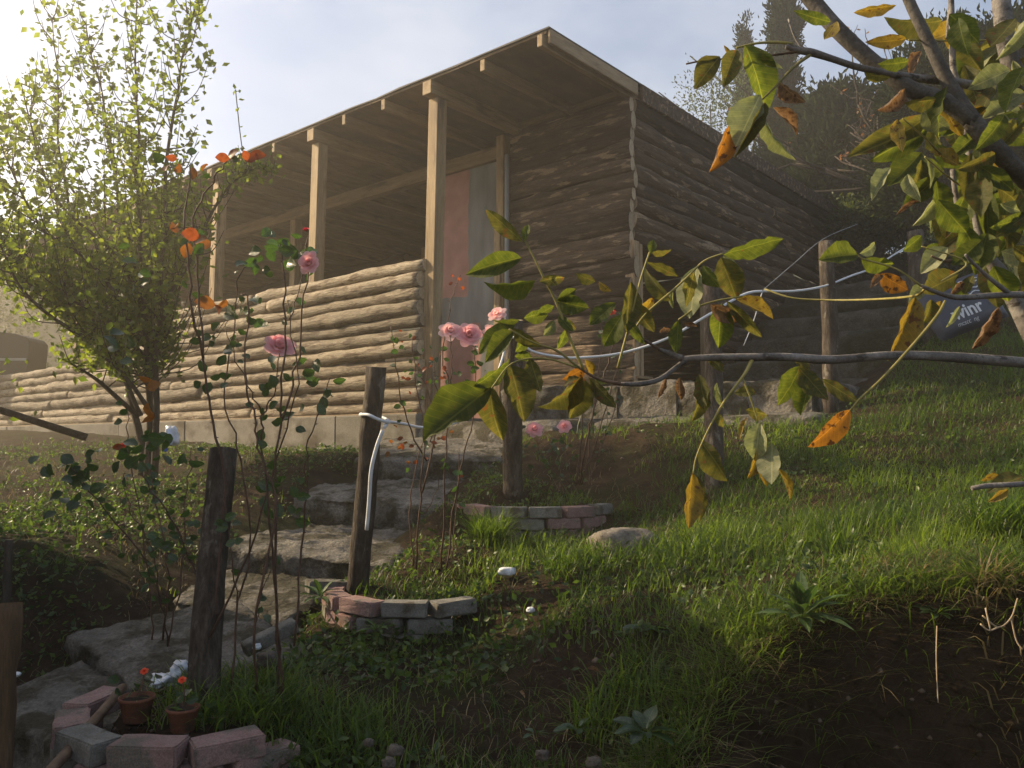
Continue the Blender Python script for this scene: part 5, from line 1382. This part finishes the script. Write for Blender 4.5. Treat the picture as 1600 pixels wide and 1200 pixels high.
rose_bush('dark-leaved rose shrub on the slope left of the thick post', (250, 960), 3.3,
          [[(262, 1010), (250, 930), (238, 860), (205, 800), (190, 740)], [(240, 1000), (232, 900), (205, 720), (200, 640)], [(255, 1000), (262, 880), (240, 760), (232, 690)], [(250, 930), (230, 880), (180, 845)], [(262, 1010), (285, 880), (290, 780), (300, 700)], [(232, 880), (150, 780), (120, 740), (95, 720)]],
          [(80, 710, 5, 14, 'g', .06), (120, 735, 7, 18, 'g', .06), (135, 770, 7, 16, 'g', .06), (100, 775, 4, 12, 'g', .06), (150, 720, 4, 10, 'g', .06), (220, 690, 8, 18, 'g', .055), (250, 760, 10, 22, 'g', .045), (240, 860, 6, 14, 'g', .04), (290, 820, 10, 22, 'g', .04)],
          [(193, 694, 12, 'o', .3)], 60, 404, .0048)

# red geraniums in the pots
def pot_flower(label, pot_o, dx, seed, Y):
    rnd = random.Random(seed); b = pot_o.location + Vector((0, 0, .07))
    o = empty('potted_flower', b); tag(o, label, 'flower')
    mb = MB(); top = Vector((dx, 0, .075)); mb.tube([Vector((0, 0, 0)), top * .6 + Vector((.004, 0, 0)), top], [.004, .003, .002], 6); mb.build('stem', M['cane'], o)
    q = link('bloom', BL['o'][0], o); q.matrix_local = Matrix.Translation(top) @ Matrix.Rotation(.7, 4, 'X') @ Matrix.Diagonal((.010, .010, .008, 1))
    for _ in range(7):
        p = Vector((rnd.gauss(0, .03), rnd.gauss(0, .03), rnd.uniform(.01, .05))) + b
        d = Vector((rnd.gauss(0, 1), rnd.gauss(0, 1), .3)).normalized()
        place_leaf(o, rnd.choice(RL['g']), p, p + d * .035, 20, Y, .26, rnd.uniform(-.6, .6))
pot_flower('small red flower growing in the left terracotta pot', pot1, .02, 1, 2.55)
pot_flower('small orange-red flower growing in the right terracotta pot', pot2, -.005, 2, 2.5)

# ------------------------------------------------------------------ grass and weeds
def sample(n, y0, y1, power=1.6, xl=-.72, xr=.74):
    u = RNG.random(n)
    a = 2 - power
    Y = (y0 ** a + u * (y1 ** a - y0 ** a)) ** (1 / a) if abs(a) > 1e-6 else y0 * (y1 / y0) ** u
    X = Y * RNG.uniform(xl, xr, n)
    return X, Y
def cab_local(X, Y):
    c, s = math.cos(-CAB_RZ), math.sin(-CAB_RZ)
    x, y = X - CAB_O.x, Y - CAB_O.y
    return x * c - y * s, x * s + y * c
_segs = []
for q in step_px:
    P = np.array([at(*c)[:2] for c in q]); _segs.append(P)
def in_poly(X, Y, P, grow=0.0):
    c = P.mean(0); P = c + (P - c) * (1 + grow)
    inside = np.ones(len(X), bool)
    for i in range(4):
        a, b = P[i], P[(i + 1) % 4]
        inside &= ((b[0] - a[0]) * (Y - a[1]) - (b[1] - a[1]) * (X - a[0])) > 0
    return inside
def free(X, Y):
    """where plants may grow: not under the cabin, on steps, platform or bare rock"""
    ok = np.ones(len(X), bool)
    for P in _segs: ok &= ~in_poly(X, Y, P, .05)
    lx, ly = cab_local(X, Y)
    ok &= ~((lx < .2) & (ly > -.12)) & ~((lx > -.2) & (lx < 1.95) & (ly > .95) & (ly < 5.6))
    return ok
def slope_of(X, Y):
    e = .06
    return np.hypot((height(X + e, Y, False) - height(X - e, Y, False)) / (2 * e), (height(X, Y + e, False) - height(X, Y - e, False)) / (2 * e))

def blades(name, X, Y, length, width, lean, mat, tint, parent=None, zoff=None, label=None):
    n = len(X)
    Z = height(X, Y) - .012
    az = RNG.uniform(0, 2 * math.pi, n)
    d = np.stack([np.cos(az), np.sin(az), np.zeros(n)], 1)
    side = np.stack([-np.sin(az), np.cos(az), np.zeros(n)], 1)
    B = np.stack([X, Y, Z], 1)
    L, Wd, ln = length[:, None], width[:, None], lean[:, None]
    def pt(t): return B + d * L * ln * t ** 1.8 + np.array([0, 0, 1.0]) * L * (t - .35 * ln * t ** 2.2)
    p0, p1, p2, p3 = pt(0.), pt(.4), pt(.75), pt(1.)
    V = np.stack([p0 - side * Wd * .5, p0 + side * Wd * .5, p1 - side * Wd * .5, p1 + side * Wd * .5, p2 - side * Wd * .33, p2 + side * Wd * .33, p3], 1)
    b = (np.arange(n) * 7)[:, None]
    F = np.concatenate([b + np.array(t) for t in ([0, 1, 3], [0, 3, 2], [2, 3, 5], [2, 5, 4], [4, 5, 6])], 0)
    me = np_mesh(name, V.reshape(-1, 3), F, mat, False, np.repeat(tint, 7))
    return link(name, me, parent)

# lawn-like slope grass
X, Y = sample(190000, 2.2, 10.5, 1.7)
dens = .55 + 1.9 * fbm(X * 1.3, Y * 1.3, 31.0, 3) + 1.7 * fbm(X * 4.5, Y * 4.5, 37.0, 2)
side_w = sstep(-.9, .3, X)                               # grass thins out on the left slope
dens = dens * (.05 + 1.05 * side_w) + .18 * sstep(.4, 1.4, X)
lx, ly = cab_local(X, Y)
bare = np.exp(-((X - .45) / .6) ** 2 - ((Y - 5.95) / .55) ** 2)          # bare earth face under the landing
dens -= .55 * bare
dens -= .12 * np.exp(-((X + .35) / .55) ** 2 - ((Y - 2.75) / .35) ** 2) + .35 * np.exp(-((X + .45) / .4) ** 2 - ((Y - 3.25) / .25) ** 2)
dens += .55 * np.exp(-((X + .38) / .35) ** 2 - ((Y - 4.0) / .28) ** 2) + .5 * np.exp(-((X + .85) / .35) ** 2 - ((Y - 2.75) / .3) ** 2)
sl = slope_of(X, Y)
dens -= sstep(.75, 1.3, sl) * 1.2
near_edge = (Y < bank_y(X) + .02) & (X > .35)
dens = np.where(near_edge, dens - .75, dens)
ok = free(X, Y) & (RNG.random(len(X)) < np.clip(dens, 0, 1))
X, Y, dk = X[ok], Y[ok], dens[ok]
n = len(X)
tuft = .5 + 1.3 * fbm(X * 3.0, Y * 3.0, 51.0, 3)
Ln = np.clip(RNG.normal(.060, .028, n) * (.35 + 1.6 * np.clip(tuft, 0, 1)), .015, .22)
tt = np.clip(.40 + 1.5 * fbm(X * 2.2, Y * 2.2, 61.0, 3) + RNG.normal(0, .16, n), 0, 1)
g = blades('grass', X, Y, Ln, RNG.uniform(.0022, .0045, n) * (.8 + .1 * Y), RNG.uniform(.2, 1.1, n), M['grass'], tt)
tag(g, 'short green grass growing over the garden slope', 'grass', kind='stuff')
# dry blades and straw
X, Y = sample(44000, 2.2, 9.0, 1.7)
dens = .18 + .9 * fbm(X * 2.0, Y * 2.0, 71.0, 3) + .35 * np.exp(-((Y - bank_y(X) - .12) / .18) ** 2) * (X > .6)
ok = free(X, Y) & (RNG.random(len(X)) < dens)
X, Y = X[ok], Y[ok]; n = len(X)
g = blades('dry_grass', X, Y, RNG.uniform(.03, .12, n), RNG.uniform(.0015, .003, n), RNG.uniform(.6, 1.7, n), M['grass_dry'], RNG.random(n))
tag(g, 'dry straw-coloured grass and stalks scattered over the slope', 'dry grass', kind='stuff')
# small-leaved weeds, thick on the left slope
X, Y = sample(80000, 2.3, 9.5, 1.7)
wl = sstep(.2, -1.0, X)
dens = (.20 + 1.5 * fbm(X * 1.8, Y * 1.8, 81.0, 4)) * (.62 + 1.7 * wl) + .25 * np.exp(-((X + .38) / .35) ** 2 - ((Y - 4.0) / .28) ** 2) + .3 * np.exp(-((X - .25) / .3) ** 2 - ((Y - 5.3) / .3) ** 2)
sl = slope_of(X, Y)
dens -= sstep(.8, 1.3, sl) * .6
ok = free(X, Y) & (RNG.random(len(X)) < np.clip(dens, 0, 1))
X, Y = X[ok], Y[ok]; n = len(X)
Z = height(X, Y) + RNG.uniform(.0, .06, n) * (.3 + RNG.random(n))
D = RNG.normal(size=(n, 3)); D[:, 2] = np.abs(D[:, 2]) * .6 + .1
g = leaf_cloud('weeds', np.stack([X, Y, Z], 1), D, RNG.uniform(.015, .045, n), M['weed'], width=.6)
tag(g, 'low leafy weeds covering the slope and bed edges', 'weeds', kind='stuff')
# crumbs of soil and pebbles
X, Y = sample(9000, 2.1, 6.0, 1.8)
ok = free(X, Y) & (RNG.random(len(X)) < np.clip(.4 + 1.5 * fbm(X * 2.5, Y * 2.5, 91.0, 3), 0, 1)); X, Y = X[ok], Y[ok]; n = len(X)
Z = height(X, Y); s = (RNG.random(n) ** 4 * .013 + .003)
oct_ = np.array([[1, 0, 0], [-1, 0, 0], [0, 1, 0], [0, -1, 0], [0, 0, .8], [0, 0, -.8]])
V = np.stack([X, Y, Z], 1)[:, None, :] + (oct_[None] * RNG.uniform(.6, 1.3, (n, 6, 1))) * s[:, None, None]
F = (np.arange(n) * 6)[:, None, None] + np.array([[0, 2, 4], [2, 1, 4], [1, 3, 4], [3, 0, 4], [2, 0, 5], [1, 2, 5], [3, 1, 5], [0, 3, 5]])[None]
M['pebble'] = surf('pebble', [(.3, (.05, .035, .025)), (.55, (.11, .08, .06)), (.8, (.22, .18, .14))], (3, 3, 3), 6, .9, 0, rand=0)
g = link('pebbles', np_mesh('pebbles', V.reshape(-1, 3), F.reshape(-1, 3), M['pebble'])); tag(g, 'loose soil crumbs and pebbles on the bare ground', 'pebbles', kind='stuff')

# clods and broken roots on the cut bank
nb_ = 2600
X = RNG.uniform(.3, 2.6, nb_); Y = bank_y(X) - RNG.uniform(-.02, .42, nb_)
Z = height(X, Y); s = (RNG.random(nb_) ** 3 * .028 + .004)
V = np.stack([X, Y, Z], 1)[:, None, :] + (oct_[None] * RNG.uniform(.5, 1.4, (nb_, 6, 1))) * s[:, None, None]
F = (np.arange(nb_) * 6)[:, None, None] + np.array([[0, 2, 4], [2, 1, 4], [1, 3, 4], [3, 0, 4], [2, 0, 5], [1, 2, 5], [3, 1, 5], [0, 3, 5]])[None]
g = link('soil_clods', np_mesh('soil_clods', V.reshape(-1, 3), F.reshape(-1, 3), M['soil'])); tag(g, 'crumbling clods of dark soil on the face of the bank', 'soil', kind='stuff')
nb_ = 1500
X = RNG.uniform(.3, 2.6, nb_); Y = bank_y(X) - RNG.uniform(-.05, .25, nb_) * RNG.random(nb_)
g = blades('hanging_roots', X, Y, RNG.uniform(.04, .16, nb_), RNG.uniform(.0012, .0026, nb_), RNG.uniform(1.2, 2.6, nb_), M['grass_dry'], RNG.random(nb_) * .6); tag(g, 'thin dry roots and straw hanging from the brow of the bank', 'roots', kind='stuff')
nb_ = 5200
X = RNG.uniform(.35, 2.7, nb_); Y = bank_y(X) + RNG.normal(.02, .09, nb_)
g = blades('brow_grass', X, Y, RNG.uniform(.06, .17, nb_), RNG.uniform(.0025, .005, nb_), RNG.uniform(.7, 1.7, nb_), M['grass'], np.clip(RNG.normal(.45, .2, nb_), 0, 1)); tag(g, 'longer grass spilling over the brow of the bank', 'grass', kind='stuff')

# long grass tufts one can tell apart
def tuft_(label, px, py, Y, n, L, spread, droop=1.3, mat='grass', group='long grass tufts', tl=.4):
    c = at(px, py, Y)
    rr, aa = spread * 1.7 * np.sqrt(RNG.random(n)), RNG.uniform(0, 6.283, n)
    X, Yv = c.x + rr * np.cos(aa), c.y + rr * np.sin(aa)
    o = blades('grass_tuft', X, Yv, RNG.uniform(.55, 1.15, n) * L, RNG.uniform(.004, .007, n), RNG.uniform(.3, droop, n), M[mat], np.clip(RNG.normal(tl, .2, n), 0, 1))
    tag(o, label, 'grass', group); return o
tuft_('long drooping grass tuft at the left end of the middle brick bed', 765, 862, 4.55, 420, .26, .055)
tuft_('big grass tuft at the right edge below the broken branch', 1570, 850, 3.2, 420, .24, .08, 1.2, tl=.25)
tuft_('upright tall grass spears in the middle of the sunny slope', 1308, 862, 3.25, 60, .22, .03, .5, tl=.2)
tuft_('grass tuft hanging over the shaded bank, lower middle', 960, 1075, 2.72, 300, .16, .09, 1.5)
tuft_('grass tuft on the edge of the bank left of the rosette weed', 1140, 985, 2.85, 260, .13, .09, 1.4)
tuft_('lush grass clump beside the brown stone block', 915, 895, 3.85, 320, .15, .12, 1.2, tl=.3)
tuft_('lush grass clump right of the brown stone block', 1060, 880, 3.8, 360, .16, .14, 1.2)
tuft_('grass clump round the foot of the thick post', 370, 1110, 2.7, 520, .17, .12, 1.1, tl=.3)
tuft_('grass clump in front of the rose canes, lower left', 500, 1130, 2.65, 420, .15, .13, 1.2, tl=.3)
tuft_('thin grass sprig rooted in the bank, far lower right', 1425, 1160, 2.3, 26, .14, .012, .7)
tuft_('thin grass sprig rooted in the bank, lower right centre', 1325, 1165, 2.28, 22, .13, .012, .7)
tuft_('single thin grass sprig at the bottom edge under the bank', 1155, 1185, 2.28, 10, .13, .008, .5)
tuft_('dry straw tuft hanging over the bank at the right edge', 1580, 950, 2.55, 160, .16, .06, 1.9, 'grass_dry', 'dry straw tufts')
tuft_('dry straw tuft on the brow of the bank right of the rosette weed', 1420, 905, 2.85, 140, .11, .10, 1.7, 'grass_dry', 'dry straw tufts')

# broad-leaved rosette weeds: each leaf its own piece
M['rosette'] = leaf_mat('rosette', (.035, .070, .022), (.068, .108, .035), (1.8, 2.0, 1.0), veins=True, mixf=.3, rough=.5)
RS = [big_leaf('leaf', .13, .35, .3, .05, 0.0, 80, M['rosette'], nx=7, ny=4, shape=1.4), big_leaf('leaf', .15, .55, .35, .06, 0.0, 81, M['rosette'], nx=7, ny=4, shape=1.3)]
RSb = [big_leaf('leaf', .25, .35, .2, .10, 0.0, 82, M['rose_green'], nx=7, ny=4, shape=1.1)]
def rosette(label, px, py, Y, n, L, meshes, seed, up=.55, wpx=26, scale_y=1.0):
    rnd = random.Random(seed); c = at(px, py, Y)
    o = empty('rosette_weed', c); tag(o, label, 'weed')
    for k in range(n):
        a = k * 2.4 + rnd.uniform(-.3, .3); el = up * rnd.uniform(.3, 1.6) * (1.3 - k / n)
        d = Vector((math.cos(a) * math.cos(el), math.sin(a) * math.cos(el) * .8 - .15, math.sin(el) + .1)).normalized()
        l = L * rnd.uniform(.7, 1.1)
        x = d; s = x.cross(Vector((0, 0, 1))).normalized(); u = s.cross(x)
        Mx = Matrix((x * l, -s * l * scale_y, u * l)).transposed().to_4x4(); Mx.translation = d * .01
        q = bpy.data.objects.new('leaf', rnd.choice(meshes)); COL.objects.link(q); q.parent = o; q.matrix_local = Mx
rosette('large long-leaved rosette weed on the edge of the shaded bank', 1252, 968, 2.62, 24, .135, RS, 1, .9)
rosette('dark broad-leaved weed on the shaded bank, bottom middle', 1008, 1145, 2.33, 11, .085, RSb, 2, .5)
rosette('small five-leaved seedling on bare soil left of the dark broad weed', 902, 1140, 2.42, 6, .055, RSb, 3, .6)
rosette('tiny seedling on bare soil at the left of the five-leaved seedling', 838, 1148, 2.42, 6, .035, RSb, 4, .6)
rosette('small rosette weed in front of the half ring brick bed', 590, 985, 3.5, 12, .08, RS, 5, .5)
rosette('leafy weed between the steps and the half ring brick bed', 500, 935, 3.85, 14, .11, RS, 6, .9)
rosette('drooping grey-leaved weed on the sunny slope above the bank', 1010, 985, 3.0, 12, .08, RSb, 7, .4)
rosette('low broad weed hanging on the brow of the bank, right', 1465, 960, 2.6, 12, .06, RSb, 8, .4)
# fallen leaves
for lab, px, py, Y, kind in [('large tan fallen leaf on the shaded slope, lower middle', 917, 1045, 2.86, 'b'), ('small tan fallen leaf left of the large fallen leaf', 812, 1080, 2.86, 'b'), ('tan fallen leaf at the edge of the grass behind the yellow hanging leaf', 1050, 787, 5.0, 'b')]:
    me = WAL[kind][0]; q = bpy.data.objects.new('fallen_leaf', me); COL.objects.link(q)
    s = {917: .055, 812: .035, 1050: .08}[px]; q.location = at(px, py, Y); q.scale = (s, s, s); q.rotation_euler = (.5, .2, px * .37); tag(q, lab, 'leaf')
# dry stalk and roots hanging from the bank
hang = empty('dry_stalk', at(1465, 985, 2.5)); tag(hang, 'thin pale dry stalk hanging straight down the shaded bank', 'stalk')
strand('strand', [(1464, 978, 2.45), (1463, 1020, 2.42), (1464, 1060, 2.41), (1466, 1098, 2.41)], .0018, 'grass_stalk' if 'grass_stalk' in M else 'log_end', hang, 5)
root = empty('dry_twig', at(1570, 975, 2.45)); tag(root, 'pale branching dry twig on the bank at the right edge', 'twig')
for pts in ([(1590, 935, 2.42), (1580, 965, 2.40), (1560, 980, 2.39), (1535, 962, 2.39)], [(1560, 980, 2.39), (1545, 985, 2.38), (1532, 975, 2.38)], [(1580, 965, 2.40), (1588, 1000, 2.39), (1598, 1015, 2.38)], [(1548, 985, 2.38), (1540, 950, 2.38)]):
    strand('strand', pts, .0024, 'log_end', root, 5)

# ------------------------------------------------------------------ warm air volume added to imitate lens glare
mb = MB(); mb.box((0, 8, -10.6), (420, 420, 49.4))
m, nt, N, L = new_mat('glare_haze')
ho = N.new('ShaderNodeOutputMaterial'); pv = N.new('ShaderNodeVolumePrincipled')
pv.inputs['Color'].default_value = (.97, .89, .74, 1)
pv.inputs['Density'].default_value = .0098
pv.inputs['Anisotropy'].default_value = .60
L.new(ho.inputs['Volume'], pv.outputs[0])
hz = mb.build('glare_haze', m); tag(hz, 'pale warm air volume added over the garden to imitate lens glare', 'glare_haze', kind='stuff')
